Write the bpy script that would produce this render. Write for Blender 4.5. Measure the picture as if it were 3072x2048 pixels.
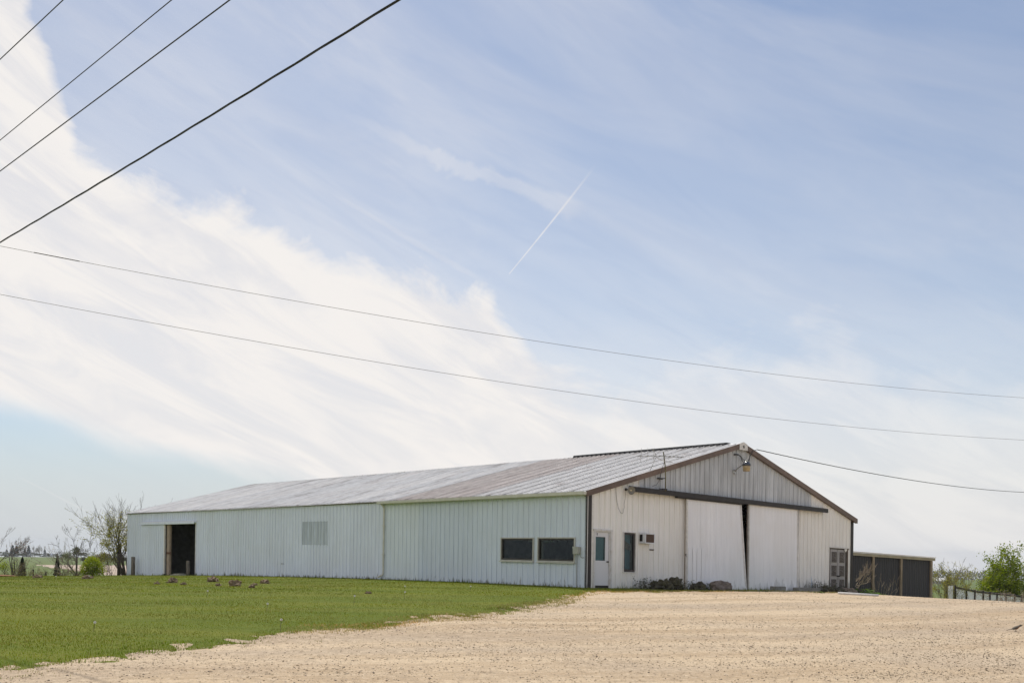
import bpy, math, random
import numpy as np
from mathutils import Vector, Matrix, noise as mnoise
R = math.radians
for o in list(bpy.data.objects): bpy.data.objects.remove(o, do_unlink=True)
scene = bpy.context.scene
COL = scene.collection

# ------------------------------------------------------------------ camera
cam_d = bpy.data.cameras.new('camera'); cam = bpy.data.objects.new('camera', cam_d); COL.objects.link(cam)
cam.location = (0, 0, 1.65); cam.rotation_euler = (R(90), R(-0.8), 0)
cam_d.sensor_fit = 'HORIZONTAL'; cam_d.sensor_width = 36.0; cam_d.lens = 2976.56 / 3072 * 36
cam_d.shift_y = (1645.65 - 1024) / 3072; cam_d.clip_start = 0.1; cam_d.clip_end = 8000
scene.camera = cam
scene.view_settings.view_transform = 'Standard'; scene.view_settings.look = 'None'
scene.view_settings.exposure = 0.10; scene.view_settings.gamma = 1.0
scene.view_settings.use_curve_mapping = False

SUN_AZ, SUN_EL = -14.0, 58.0          # degrees, azimuth measured from +Y towards +X
# ------------------------------------------------------------------ sky
world = bpy.data.worlds.new('World'); scene.world = world; world.use_nodes = True
WN = world.node_tree.nodes; WL = world.node_tree.links
WN.clear()
class NB:
    def __init__(s, nodes, links): s.n = nodes; s.l = links
    def node(s, t, **k):
        n = s.n.new(t)
        for a, b in k.items(): setattr(n, a, b)
        return n
    def put(s, sock, v):
        if hasattr(v, 'is_linked') or isinstance(v, bpy.types.NodeSocket): s.l.new(v, sock)
        else: sock.default_value = v
    def m(s, op, a, b=0.0, c=0.0, clamp=False):
        n = s.node('ShaderNodeMath', operation=op, use_clamp=clamp)
        for i, v in enumerate((a, b, c)): s.put(n.inputs[i], v)
        return n.outputs[0]
    def mr(s, v, a, b, c=0.0, d=1.0, smooth=True):
        n = s.node('ShaderNodeMapRange', interpolation_type='SMOOTHSTEP' if smooth else 'LINEAR')
        for i, x in enumerate((v, a, b, c, d)): s.put(n.inputs[i], x)
        return n.outputs[0]
    def vec(s, x, y, z=0.0):
        n = s.node('ShaderNodeCombineXYZ')
        for i, v in enumerate((x, y, z)): s.put(n.inputs[i], v)
        return n.outputs[0]
    def noise(s, v, scale, detail=5, rough=.55, dist=0.0):
        n = s.node('ShaderNodeTexNoise'); s.l.new(v, n.inputs['Vector'])
        n.inputs['Scale'].default_value = scale; n.inputs['Detail'].default_value = detail
        n.inputs['Roughness'].default_value = rough; n.inputs['Distortion'].default_value = dist
        return n.outputs[0]
    def mix(s, f, a, b):
        n = s.node('ShaderNodeMix', data_type='RGBA'); s.put(n.inputs[0], f)
        for i, v in ((6, a), (7, b)):
            if isinstance(v, tuple): n.inputs[i].default_value = (*v[:3], 1)
            else: s.l.new(v, n.inputs[i])
        return n.outputs[2]
W = NB(WN, WL)
sky = W.node('ShaderNodeTexSky', sky_type='NISHITA', sun_disc=False)
sky.sun_elevation = R(SUN_EL); sky.sun_rotation = R(SUN_AZ); sky.air_density = 1.0; sky.dust_density = .7; sky.ozone_density = 1.2
tc = W.node('ShaderNodeTexCoord'); sp = W.node('ShaderNodeSeparateXYZ'); WL.new(tc.outputs['Generated'], sp.inputs[0])
dx, dy, dz = sp.outputs
az = W.m('MULTIPLY', W.m('ARCTAN2', dx, dy), 57.2958)
el = W.m('MULTIPLY', W.m('ARCSINE', dz), 57.2958)
# rotated sky coordinates: streaks of cirrus run from upper left to lower right
ca, sa = math.cos(R(-24)), math.sin(R(-24))
s_al = W.m('ADD', W.m('MULTIPLY', az, ca), W.m('MULTIPLY', el, sa))
s_ac = W.m('SUBTRACT', W.m('MULTIPLY', el, ca), W.m('MULTIPLY', az, sa))
streak = W.vec(W.m('MULTIPLY', s_al, .035), W.m('MULTIPLY', s_ac, .16), 3.1)
puffv = W.vec(W.m('MULTIPLY', az, .10), W.m('MULTIPLY', el, .16), 7.7)
n_st = W.noise(streak, 1.0, 7, .6, .6)
n_st2 = W.noise(streak, 2.6, 6, .6, 1.0)
n_pf = W.noise(puffv, 1.6, 8, .62, .5)
n_big = W.noise(puffv, .35, 3, .5)
def fcurve(sock, pts, lo, hi):
    n = W.node('ShaderNodeFloatCurve')
    nn = W.mr(sock, -180, 180, 0, 1, smooth=False); WL.new(nn, n.inputs['Value'])
    c = n.mapping.curves[0]
    P = [((a + 180) / 360, (b - lo) / (hi - lo)) for a, b in pts]
    c.points[0].location = P[0]; c.points[1].location = P[-1]
    for p in P[1:-1]: c.points.new(*p)
    for p in c.points: p.handle_type = 'AUTO_CLAMPED'
    n.mapping.update()
    return W.m('ADD', W.m('MULTIPLY', n.outputs[0], hi - lo), lo)
top_e = fcurve(az, [(-180, 30), (-60, 30), (-28, 29), (-25.8, 26), (-23.2, 20.2), (-16.6, 18.4), (-7, 16.2), (-2, 14.9), (0, 12.8), (3, 10.6),
                    (8, 11.0), (14.5, 12.8), (18.5, 13.2), (20.5, 10.8), (27.3, 10.4), (60, 16), (180, 30)], 0, 40)
low_e = fcurve(az, [(-180, 0), (-60, 8), (-27.3, 7.0), (-22, 5.6), (-15.4, 4.2), (-8, 2.0), (0, -2), (180, 0)], -5, 40)
soft = W.mr(az, -4, 10, 1.7, 4.6)
wob = W.m('ADD', W.m('MULTIPLY', W.m('SUBTRACT', n_pf, .5), 7.0), W.m('MULTIPLY', W.m('SUBTRACT', n_st, .5), 5.0))
edge = W.m('ADD', W.m('SUBTRACT', top_e, el), wob)
bank = W.mr(W.m('DIVIDE', edge, soft), -1.0, 1.0)
gap = W.mr(W.m('ADD', W.m('SUBTRACT', el, low_e), W.m('MULTIPLY', W.m('SUBTRACT', n_st, .5), 4.0)), -.9, 1.1, .10, 1.0)
bank = W.m('MULTIPLY', bank, gap)
thick = W.mr(n_st2, .3, .62, .89, 1.0)
rightthin = W.mr(az, 0, 20, 1.0, .74)
bank = W.m('MULTIPLY', W.m('MULTIPLY', bank, thick), rightthin)
veil = W.m('ADD', W.m('MULTIPLY', W.mr(n_st, .32, .72, .0, .26), W.mr(n_big, .25, .7, .5, 1.1)), W.mr(el, 29, 13, .10, .34))
veil = W.m('MULTIPLY', veil, W.mr(az, 6, 27, 1.0, .8))
veil = W.m('ADD', veil, W.mr(az, 10, -26, .0, .20))
veil = W.m('ADD', veil, W.m('MULTIPLY', W.mr(el, 15, 4, .0, .28), W.mr(az, -20, -6, .25, 1.0)))
def segment(a0, e0, a1, e1, w0, w1, gain, fade0, fade1, rag=0.0):
    L = math.hypot(a1 - a0, e1 - e0); ux, uy = (a1 - a0) / L, (e1 - e0) / L
    pa = W.m('SUBTRACT', az, a0); pe = W.m('SUBTRACT', el, e0)
    t = W.m('ADD', W.m('MULTIPLY', pa, ux), W.m('MULTIPLY', pe, uy))
    c = W.m('SUBTRACT', W.m('MULTIPLY', pe, ux), W.m('MULTIPLY', pa, uy))
    if rag: c = W.m('ADD', c, W.m('MULTIPLY', W.m('SUBTRACT', n_pf, .5), rag))
    w = W.mr(t, 0, L, w0, w1, smooth=False)
    across = W.mr(W.m('DIVIDE', W.m('ABSOLUTE', c), w), .3, 1.0, 1.0, 0.0)
    along = W.m('MULTIPLY', W.mr(t, 0, fade0), W.mr(t, L, L - fade1))
    return W.m('MULTIPLY', W.m('MULTIPLY', across, along), gain)
con1 = segment(-.40, 15.45, 4.80, 21.45, .035, .11, .55, .05, 4.2)
con2 = segment(-10.8, 19.4, -.9, 14.6, .16, .26, .13, 1.5, 3.0, .5)
con3 = segment(-26.9, 3.6, -22.5, 1.3, .07, .07, .14, 1.2, 1.2, .2)
wisp = segment(-11.6, 23.2, 4.2, 18.6, .35, .75, .24, 8.0, 1.5, 3.0)
veil = W.m('MULTIPLY', veil, W.mr(W.m('ADD', W.m('SUBTRACT', el, low_e), W.m('MULTIPLY', W.m('SUBTRACT', n_st, .5), 5.0)), -1.0, 1.5, .22, 1.0))
dens = W.m('MAXIMUM', bank, W.m('MINIMUM', veil, .9))
for c in (con1, con2, con3, wisp):
    dens = W.m('ADD', dens, W.m('MULTIPLY', c, W.m('SUBTRACT', 1.0, dens)))
dens = W.m('MINIMUM', dens, 1.0)
SKY_S = .10
skyc = W.node('ShaderNodeMix', data_type='RGBA', blend_type='MULTIPLY'); skyc.inputs[0].default_value = 1.0
WL.new(sky.outputs[0], skyc.inputs[6]); skyc.inputs[7].default_value = (.84, .895, .95, 1)
cloudcol = W.mix(W.mr(n_st2, .35, .6), (7.75, 7.55, 7.55), (8.5, 8.2, 7.95))
hz = W.m('MULTIPLY', W.mr(el, 9, .5, 0.0, .85), W.mr(el, -20, -2, 0.0, 1.0))
base = W.mix(hz, skyc.outputs[2], (5.4, 5.85, 6.35))
final = W.mix(dens, base, cloudcol)
bg = W.node('ShaderNodeBackground'); WL.new(final, bg.inputs[0]); bg.inputs[1].default_value = SKY_S
wo = W.node('ShaderNodeOutputWorld'); WL.new(bg.outputs[0], wo.inputs[0])

# ------------------------------------------------------------------ sun
sun_d = bpy.data.lights.new('sun', 'SUN'); sun = bpy.data.objects.new('sun', sun_d); COL.objects.link(sun)
sun_d.energy = 3.2; sun_d.angle = R(.6); sun_d.color = (1.0, .95, .87)
sdir = Vector((math.sin(R(SUN_AZ)) * math.cos(R(SUN_EL)), math.cos(R(SUN_AZ)) * math.cos(R(SUN_EL)), math.sin(R(SUN_EL))))
sun.rotation_euler = sdir.to_track_quat('Z', 'Y').to_euler(); sun.location = (0, 0, 60)

# ================================================================== helpers
def tag(o, label=None, cat=None, group=None, kind=None):
    if label: o['label'] = label
    if cat: o['category'] = cat
    if group: o['group'] = group
    if kind: o['kind'] = kind
    return o
def empty(name, loc=(0, 0, 0), rz=0.0, **k):
    o = bpy.data.objects.new(name, None); COL.objects.link(o); o.location = loc; o.rotation_euler = (0, 0, rz)
    o.empty_display_size = .2
    return tag(o, **k)
def link(name, me, mats, parent=None, loc=None, smooth=False):
    o = bpy.data.objects.new(name, me); COL.objects.link(o)
    if mats is not None:
        for m in (mats if isinstance(mats, (list, tuple)) else [mats]): me.materials.append(m)
    if parent: o.parent = parent
    if loc is not None: o.location = loc
    if smooth: me.polygons.foreach_set('use_smooth', [True] * len(me.polygons))
    return o
class MB:
    def __init__(s): s.v = []; s.f = []; s.mi = []
    def quad(s, pts, mi=0):
        b = len(s.v); s.v += [tuple(p) for p in pts]; s.f.append(tuple(range(b, b + len(pts)))); s.mi.append(mi); return s
    def hexa(s, p, mi=0):   # 8 corners: bottom 4 ccw, top 4 ccw
        b = len(s.v); s.v += [tuple(q) for q in p]
        for f in ((3, 2, 1, 0), (4, 5, 6, 7), (0, 1, 5, 4), (1, 2, 6, 5), (2, 3, 7, 6), (3, 0, 4, 7)):
            s.f.append(tuple(b + i for i in f)); s.mi.append(mi)
        return s
    def box(s, x0, y0, z0, x1, y1, z1, mi=0):
        return s.hexa([(x0, y0, z0), (x1, y0, z0), (x1, y1, z0), (x0, y1, z0), (x0, y0, z1), (x1, y0, z1), (x1, y1, z1), (x0, y1, z1)], mi)
    def bar(s, a, b, w, h, up=(0, 0, 1), mi=0):
        a = Vector(a); b = Vector(b); d = (b - a).normalized(); upv = Vector(up)
        sx = d.cross(upv)
        if sx.length < 1e-4: sx = d.cross(Vector((1, 0, 0)))
        sx.normalize(); sz = sx.cross(d); sx *= w / 2; sz *= h / 2
        return s.hexa([a - sx - sz, a + sx - sz, b + sx - sz, b - sx - sz, a - sx + sz, a + sx + sz, b + sx + sz, b - sx + sz], mi)
    def tube(s, pts, rad, n=6, mi=0, cap=True):
        pts = [Vector(p) for p in pts]; m = len(pts)
        if not isinstance(rad, (list, tuple)): rad = [rad] * m
        b0 = len(s.v); ref = None
        for i, p in enumerate(pts):
            d = (pts[min(i + 1, m - 1)] - pts[max(i - 1, 0)])
            if d.length < 1e-9: d = Vector((0, 0, 1))
            d.normalize()
            if ref is None: ref = Vector((1, 0, 0)) if abs(d.x) < .8 else Vector((0, 1, 0))
            x = d.cross(ref); x.normalize(); y = d.cross(x); ref = x.cross(d) * -1 if False else ref
            for k in range(n):
                a = 2 * math.pi * k / n; s.v.append(tuple(p + (x * math.cos(a) + y * math.sin(a)) * rad[i]))
        for i in range(m - 1):
            for k in range(n):
                a = b0 + i * n + k; c = b0 + i * n + (k + 1) % n
                s.f.append((a, c, c + n, a + n)); s.mi.append(mi)
        if cap:
            s.f.append(tuple(b0 + k for k in reversed(range(n)))); s.mi.append(mi)
            s.f.append(tuple(b0 + (m - 1) * n + k for k in range(n))); s.mi.append(mi)
        return s
    def lathe(s, prof, c=(0, 0, 0), axis=(0, 0, 1), n=14, mi=0):
        c = Vector(c); ax = Vector(axis).normalized()
        x = ax.orthogonal().normalized(); y = ax.cross(x); b0 = len(s.v)
        for (r, h) in prof:
            for k in range(n):
                a = 2 * math.pi * k / n; s.v.append(tuple(c + ax * h + (x * math.cos(a) + y * math.sin(a)) * max(r, 1e-4)))
        for i in range(len(prof) - 1):
            for k in range(n):
                a = b0 + i * n + k; d = b0 + i * n + (k + 1) % n
                s.f.append((a, d, d + n, a + n)); s.mi.append(mi)
        s.f.append(tuple(b0 + k for k in reversed(range(n)))); s.mi.append(mi)
        s.f.append(tuple(b0 + (len(prof) - 1) * n + k for k in range(n))); s.mi.append(mi)
        return s
    def mesh(s, name, shear=0.0):
        me = bpy.data.meshes.new(name)
        v = [(x, y, z - shear * x) for x, y, z in s.v] if shear else s.v
        me.from_pydata(v, [], s.f)
        if any(s.mi): me.polygons.foreach_set('material_index', s.mi)
        me.update(); return me
    def build(s, name, mats, parent=None, loc=None, smooth=False, shear=0.0):
        return link(name, s.mesh(name, shear), mats, parent, loc, smooth)
def np_mesh(name, V, F, colors=None):
    """V (n,3), F (m,3|4) arrays -> mesh ; colors per-vertex (n,3)"""
    me = bpy.data.meshes.new(name); n = len(V); m, k = F.shape
    me.vertices.add(n); me.vertices.foreach_set('co', np.asarray(V, np.float32).ravel())
    me.loops.add(m * k); me.loops.foreach_set('vertex_index', np.asarray(F, np.int32).ravel())
    me.polygons.add(m); me.polygons.foreach_set('loop_start', np.arange(0, m * k, k, dtype=np.int32))
    me.polygons.foreach_set('loop_total', np.full(m, k, np.int32))
    me.update(calc_edges=True)
    if colors is not None:
        ca_ = me.color_attributes.new('Col', 'FLOAT_COLOR', 'POINT')
        c4 = np.ones((n, 4), np.float32); c4[:, :3] = colors; ca_.data.foreach_set('color', c4.ravel())
    return me

# ------------------------------------------------------------------ materials
def newmat(name):
    m = bpy.data.materials.new(name); m.use_nodes = True
    nt = m.node_tree; b = nt.nodes['Principled BSDF']; return m, NB(nt.nodes, nt.links), b
def M(name, col, rough=.6, metal=0.0, var=.12, scale=3.0, stretch=(1, 1, 1), col2=None, thr=(.35, .65), rnd=0.0, bump=0.0, bscale=40.0, spec=.4, trans=0.0):
    m, B, p = newmat(name)
    tcn = B.node('ShaderNodeTexCoord'); mp = B.node('ShaderNodeMapping'); mp.inputs['Scale'].default_value = stretch
    B.l.new(tcn.outputs['Object'], mp.inputs[0]); v = mp.outputs[0]
    n1 = B.noise(v, scale, 6, .6)
    c2 = col2 if col2 else tuple(min(1, c * (1 + var)) for c in col)
    c1 = col if col2 else tuple(c * (1 - var) for c in col)
    c = B.mix(B.mr(n1, thr[0], thr[1]), c1, c2)
    if rnd:
        oi = B.node('ShaderNodeObjectInfo'); hs = B.node('ShaderNodeHueSaturation'); B.l.new(c, hs.inputs['Color'])
        B.l.new(B.mr(oi.outputs['Random'], 0, 1, 1 - rnd, 1 + rnd, smooth=False), hs.inputs['Value']); c = hs.outputs[0]
    B.l.new(c, p.inputs['Base Color'])
    p.inputs['Roughness'].default_value = rough; p.inputs['Metallic'].default_value = metal; p.inputs['Specular IOR Level'].default_value = spec
    if bump:
        bn = B.node('ShaderNodeBump'); bn.inputs['Strength'].default_value = bump; bn.inputs['Distance'].default_value = .02
        B.l.new(B.noise(v, bscale, 4, .6), bn.inputs['Height']); B.l.new(bn.outputs[0], p.inputs['Normal'])
    return m
def siding_mat(name, col, stain=.0, streak=.10, rough=.5, rnd=.03, spec=.35, zlow=-.6, dirt=(.16, .15, .13)):
    """painted steel: vertical grime streaks, fine blotches and chipped, stained patches where mud splashes up"""
    m, B, p = newmat(name)
    tcn = B.node('ShaderNodeTexCoord'); o = tcn.outputs['Object']
    mp = B.node('ShaderNodeMapping'); mp.inputs['Scale'].default_value = (5, 5, .25); B.l.new(o, mp.inputs[0])
    st = B.noise(mp.outputs[0], 1.6, 6, .65)
    bl = B.noise(o, .7, 5, .6)
    c = B.mix(B.mr(st, .3, .7), tuple(x * (1 - streak) for x in col), tuple(min(1, x * (1 + streak * .6)) for x in col))
    c = B.mix(B.mr(bl, .35, .7, 0, .22), c, (col[0] * .86, col[1] * .82, col[2] * .74))
    if stain:
        sx = B.node('ShaderNodeSeparateXYZ'); B.l.new(o, sx.inputs[0])
        # height above the local ground line, which falls away along the wall
        drop = B.m('MULTIPLY', B.m('POWER', B.m('DIVIDE', B.m('MAXIMUM', sx.outputs[1], 0.0), 44.0), 1.7), .88)
        h = B.m('ADD', sx.outputs[2], drop)
        mp2 = B.node('ShaderNodeMapping'); mp2.inputs['Scale'].default_value = (3, 3, .7); B.l.new(o, mp2.inputs[0])
        sp_ = B.noise(mp2.outputs[0], 1.5, 7, .7)
        k = B.mr(B.m('SUBTRACT', B.m('ADD', sp_, 0.0), B.m('MULTIPLY', h, .42)), .49, .58, 0, stain)
        c = B.mix(k, c, dirt)
    oi = B.node('ShaderNodeObjectInfo'); hs = B.node('ShaderNodeHueSaturation'); B.l.new(c, hs.inputs['Color'])
    B.l.new(B.mr(oi.outputs['Random'], 0, 1, 1 - rnd, 1 + rnd, smooth=False), hs.inputs['Value'])
    B.l.new(hs.outputs[0], p.inputs['Base Color'])
    p.inputs['Roughness'].default_value = rough; p.inputs['Specular IOR Level'].default_value = spec
    return m
def roof_mat(name, base, rust, amount, rough=.5, metal=.0, ribs=0.0):
    m, B, p = newmat(name)
    tcn = B.node('ShaderNodeTexCoord'); o = tcn.outputs['Object']
    mp = B.node('ShaderNodeMapping'); mp.inputs['Scale'].default_value = (.35, 4.5, .35); B.l.new(o, mp.inputs[0])
    st = B.noise(mp.outputs[0], 1.4, 7, .65); st2 = B.noise(mp.outputs[0], 6.0, 4, .6)
    c = B.mix(B.mr(st2, .3, .7), tuple(x * .86 for x in base), tuple(min(1, x * 1.1) for x in base))
    k = B.mr(st, .62 - amount * .45, .80 - amount * .35, 0, .9)
    if ribs:      # rust bleeds along the foot of every rib
        sv = B.node('ShaderNodeSeparateXYZ'); B.l.new(o, sv.inputs[0])
        ph = B.m('FRACT', B.m('DIVIDE', B.m('ADD', sv.outputs[1], .14), .30282))
        k = B.m('MAXIMUM', B.m('MULTIPLY', k, .35), B.m('MULTIPLY', B.mr(ph, .10, .42, 1.0, 0.0), B.mr(st2, .25, .6, ribs * .6, ribs)))
    if not ribs:      # old stains run down from the ridge in uneven streaks
        sv = B.node('ShaderNodeSeparateXYZ'); B.l.new(o, sv.inputs[0])
        run = B.noise(B.vec(B.m('MULTIPLY', sv.outputs[0], .10), B.m('MULTIPLY', sv.outputs[1], .85), 2.0), 1.0, 4, .6)
        k = B.m('MAXIMUM', k, B.mr(B.m('ADD', run, B.m('MULTIPLY', B.m('SUBTRACT', sv.outputs[0], 9.1), .045)), .50, .60, 0, amount * 2.4))
    c = B.mix(k, c, rust)
    oi = B.node('ShaderNodeObjectInfo'); hs = B.node('ShaderNodeHueSaturation'); B.l.new(c, hs.inputs['Color'])
    B.l.new(B.mr(oi.outputs['Random'], 0, 1, .93, 1.05, smooth=False), hs.inputs['Value'])
    B.l.new(hs.outputs[0], p.inputs['Base Color']); p.inputs['Roughness'].default_value = rough; p.inputs['Metallic'].default_value = metal
    return m
def leaf_mat(name, rough=.55, trans=.35, spec=.25):
    m, B, p = newmat(name)
    at = B.node('ShaderNodeAttribute'); at.attribute_name = 'Col'
    B.l.new(at.outputs['Color'], p.inputs['Base Color']); p.inputs['Roughness'].default_value = rough; p.inputs['Specular IOR Level'].default_value = spec
    if trans:
        t = B.node('ShaderNodeBsdfTranslucent'); hs = B.node('ShaderNodeHueSaturation'); B.l.new(at.outputs['Color'], hs.inputs['Color'])
        hs.inputs['Value'].default_value = 1.25; hs.inputs['Saturation'].default_value = 1.1; B.l.new(hs.outputs[0], t.inputs[0])
        mx = B.node('ShaderNodeMixShader'); mx.inputs[0].default_value = trans
        out = [n for n in B.n if n.type == 'OUTPUT_MATERIAL'][0]
        B.l.new(p.outputs[0], mx.inputs[1]); B.l.new(t.outputs[0], mx.inputs[2]); B.l.new(mx.outputs[0], out.inputs[0])
    return m
def glass_mat(name, tint=(.75, .82, .82), refl=.18):
    m, B, p = newmat(name); out = [n for n in B.n if n.type == 'OUTPUT_MATERIAL'][0]
    t = B.node('ShaderNodeBsdfTransparent'); t.inputs[0].default_value = (*tint, 1)
    g = B.node('ShaderNodeBsdfGlossy'); g.inputs['Roughness'].default_value = .03; g.inputs[0].default_value = (.45, .48, .50, 1)
    ge = B.node('ShaderNodeNewGeometry'); dt = B.node('ShaderNodeVectorMath', operation='DOT_PRODUCT'); B.l.new(ge.outputs['Normal'], dt.inputs[0]); B.l.new(ge.outputs['Incoming'], dt.inputs[1])
    f5 = B.m('POWER', B.m('SUBTRACT', 1.0, B.m('ABSOLUTE', dt.outputs['Value'])), 5.0)
    mx = B.node('ShaderNodeMixShader'); B.l.new(B.m('ADD', B.m('MULTIPLY', f5, .95), .045, clamp=True), mx.inputs[0])
    B.l.new(t.outputs[0], mx.inputs[1]); B.l.new(g.outputs[0], mx.inputs[2]); B.l.new(mx.outputs[0], out.inputs[0])
    return m

MT = dict(
    white_siding=siding_mat('white_siding', (.765, .825, .95), stain=.9, streak=.10),
    mint_siding=siding_mat('mint_siding', (.66, .735, .84), stain=.75, streak=.08),
    pale_siding=siding_mat('pale_siding', (.73, .80, .88), stain=.5, streak=.07),
    cream_siding=siding_mat('cream_siding', (.89, .875, .86), stain=.5, streak=.09),
    grey_siding=siding_mat('grey_siding', (.56, .585, .625), streak=.30, rough=.45, rnd=.07),
    patch_siding=siding_mat('patch_siding', (.54, .60, .68), streak=.35, rnd=.12),
    door_white=siding_mat('door_white', (.91, .92, .97), stain=.35, dirt=(.36, .35, .36), streak=.06),
    far_wall=M('far_wall', (.5, .5, .5)),
    roof_light=roof_mat('roof_light', (.80, .785, .77), (.40, .33, .30), .15),
    roof_mid=roof_mat('roof_mid', (.77, .765, .76), (.42, .38, .36), .30),
    roof_brown=roof_mat('roof_brown', (.74, .69, .655), (.26, .17, .145), .35, ribs=.9),
    roof_rust=roof_mat('roof_rust', (.50, .46, .45), (.25, .20, .20), .9),
    brown_trim=M('brown_trim', (.155, .105, .082), .45, var=.15, scale=2, rnd=.08),
    dark_brown=M('dark_brown', (.026, .020, .020), .5, var=.2, scale=3),
    black_vent=M('black_vent', (.02, .02, .022), .6),
    cream_gutter=M('cream_gutter', (.62, .61, .54), .4, var=.06),
    white_paint=M('white_paint', (.72, .70, .68), .5, var=.08, scale=6),
    old_white=M('old_white', (.70, .69, .70), .55, col2=(.56, .52, .48), thr=(.45, .75), scale=7),
    door_leaf=M('door_leaf', (.73, .73, .77), .5, col2=(.25, .24, .25), thr=(.70, .74), scale=26, bump=.1),
    bronze=M('bronze', (.04, .034, .03), .4),
    steel=M('steel', (.42, .42, .42), .45, metal=.6),
    black=M('black', (.012, .012, .013), .5),
    wood_dark=M('wood_dark', (.07, .055, .045), .85, stretch=(8, 8, .8), var=.45, scale=4, bump=.4),
    wood_grey=M('wood_grey', (.17, .145, .12), .85, stretch=(9, 9, .7), var=.5, scale=3, bump=.5),
    wood_new=M('wood_new', (.36, .28, .22), .8, stretch=(6, 6, .8), var=.25, scale=4),
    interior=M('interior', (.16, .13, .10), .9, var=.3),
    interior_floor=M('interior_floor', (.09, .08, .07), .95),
    glass=glass_mat('glass'),
    bark=M('bark', (.085, .07, .058), .9, stretch=(4, 4, 1), var=.4, scale=6, bump=.4),
    bark_pale=M('bark_pale', (.26, .22, .18), .9, stretch=(4, 4, 1), var=.3, scale=6),
    twig=M('twig', (.15, .12, .095), .9, var=.3),
    dead_wood=M('dead_wood', (.36, .29, .22), .9, var=.35, scale=8),
    leaf=leaf_mat('leaf', trans=.45), needle=leaf_mat('needle', trans=.1), grass=leaf_mat('grass', .85, .3, .04),
    concrete=M('concrete', (.27, .255, .24), .9, var=.2, scale=5, bump=.5, bscale=60),
    rock=M('rock', (.15, .12, .10), .95, col2=(.26, .21, .175), scale=5, bump=.9, bscale=14),
    dark_rock=M('dark_rock', (.05, .045, .034), .95, col2=(.11, .10, .06), scale=6, bump=.9, bscale=18),
    clod=M('clod', (.17, .12, .075), .95, col2=(.30, .22, .145), scale=9, bump=.9, bscale=20),
    wire=M('wire', (.035, .036, .04), .5), wire_pale=M('wire_pale', (.16, .16, .16), .5),
)

# ================================================================== terrain
X0, Y0, ZB, TH, KU = 2.6616, 35.5185, .3009, .8456, .0241
UX, UY = math.sin(TH), math.cos(TH); VX, VY = -math.cos(TH), math.sin(TH)
def sstep(a, b, x):
    t = np.clip((x - a) / (b - a), 0, 1); return t * t * (3 - 2 * t)
def uv_of(x, y): return (x - X0) * UX + (y - Y0) * UY, (x - X0) * VX + (y - Y0) * VY
def terrain(x, y):
    x = np.asarray(x, float); y = np.asarray(y, float)
    u, v = uv_of(x, y)
    up = np.maximum(u, 0)
    z = .30 - .0241 * up - .25 * sstep(9, 22, u) - .0034 * np.maximum(u - 15, 0) ** 2
    z = z - .88 * (np.clip(v, 0, 70) / 44) ** 1.7
    z = z + .30 * np.clip(v, -25, 0) / 25 * (1 - sstep(0, 8, up) * .6)
    z = np.maximum(z, -4)
    r_ = np.hypot(x, y); a = np.degrees(np.arctan2(x, y))
    sl = np.interp(r_, [60, 110, 150, 300, 900, 3000], [.033, .0345, .0305, .0205, .0134, .0138])
    sr = np.interp(r_, [60, 110, 150, 400, 900, 3000], [.036, .036, .034, .030, .0225, .024])
    w = sstep(-15, 20, a); zf = 1.65 - (sl * (1 - w) + sr * w) * r_
    back = sstep(100, 130, np.abs(a)); zf = zf * (1 - back) + back * np.minimum(0, -.004 * (r_ - 60))
    b = sstep(62, 112, r_)
    z = z * (1 - b) + zf * b
    bumps = .035 * np.sin(x * .9 + 1.3 * np.sin(y * .37)) * np.sin(y * .8 + np.sin(x * .5)) * sstep(6, 14, r_) * (1 - sstep(60, 90, r_))
    near_wall = 1 - sstep(.3, 2.5, np.maximum(np.maximum(-u, u - 18.3), np.maximum(-v, v - 44)))
    return z + bumps * .6 * (1 - near_wall)
def tz(x, y): return float(terrain(x, y))
# edge between lawn and gravel, and the gravel yard outline
EDGE = [(-40, -30), (-14, -6), (-9, 4), (-6.6, 9.6), (-5.91, 11.5), (-5.46, 12.3), (-5.03, 13.6), (-4.6, 14.4), (-4.12, 15.3), (-3.55, 16.7), (-2.95, 18.0), (-2.26, 19.1),
        (-1.56, 20.4), (-.76, 21.8), (.27, 24.3), (1.15, 27.1), (1.85, 29.6), (2.66, 31.9), (4.07, 33.2), (5.6, 34.6), (7.8, 36.9), (10.2, 39.0), (13.2, 41.6), (16.2, 44.0),
        (19.5, 46.5), (23, 47.5), (30, 47), (45, 44), (80, 30), (80, -30)]
EA = np.array(EDGE)
def edge_dist(x, y):
    """signed distance, positive inside the gravel"""
    x = np.asarray(x, float); y = np.asarray(y, float); best = np.full(x.shape, 1e9); inside = np.zeros(x.shape, bool)
    n = len(EA)
    for i in range(n):
        ax, ay = EA[i]; bx, by = EA[(i + 1) % n]
        L2 = (bx - ax) ** 2 + (by - ay) ** 2
        t = np.clip(((x - ax) * (bx - ax) + (y - ay) * (by - ay)) / L2, 0, 1)
        best = np.minimum(best, np.hypot(x - ax - t * (bx - ax), y - ay - t * (by - ay)))
        cond = (ay > y) != (by > y)
        xi = ax + (y - ay) * (bx - ax) / (by - ay + 1e-12); inside ^= cond & (x < xi)
    return np.where(inside, best, -best)
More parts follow.
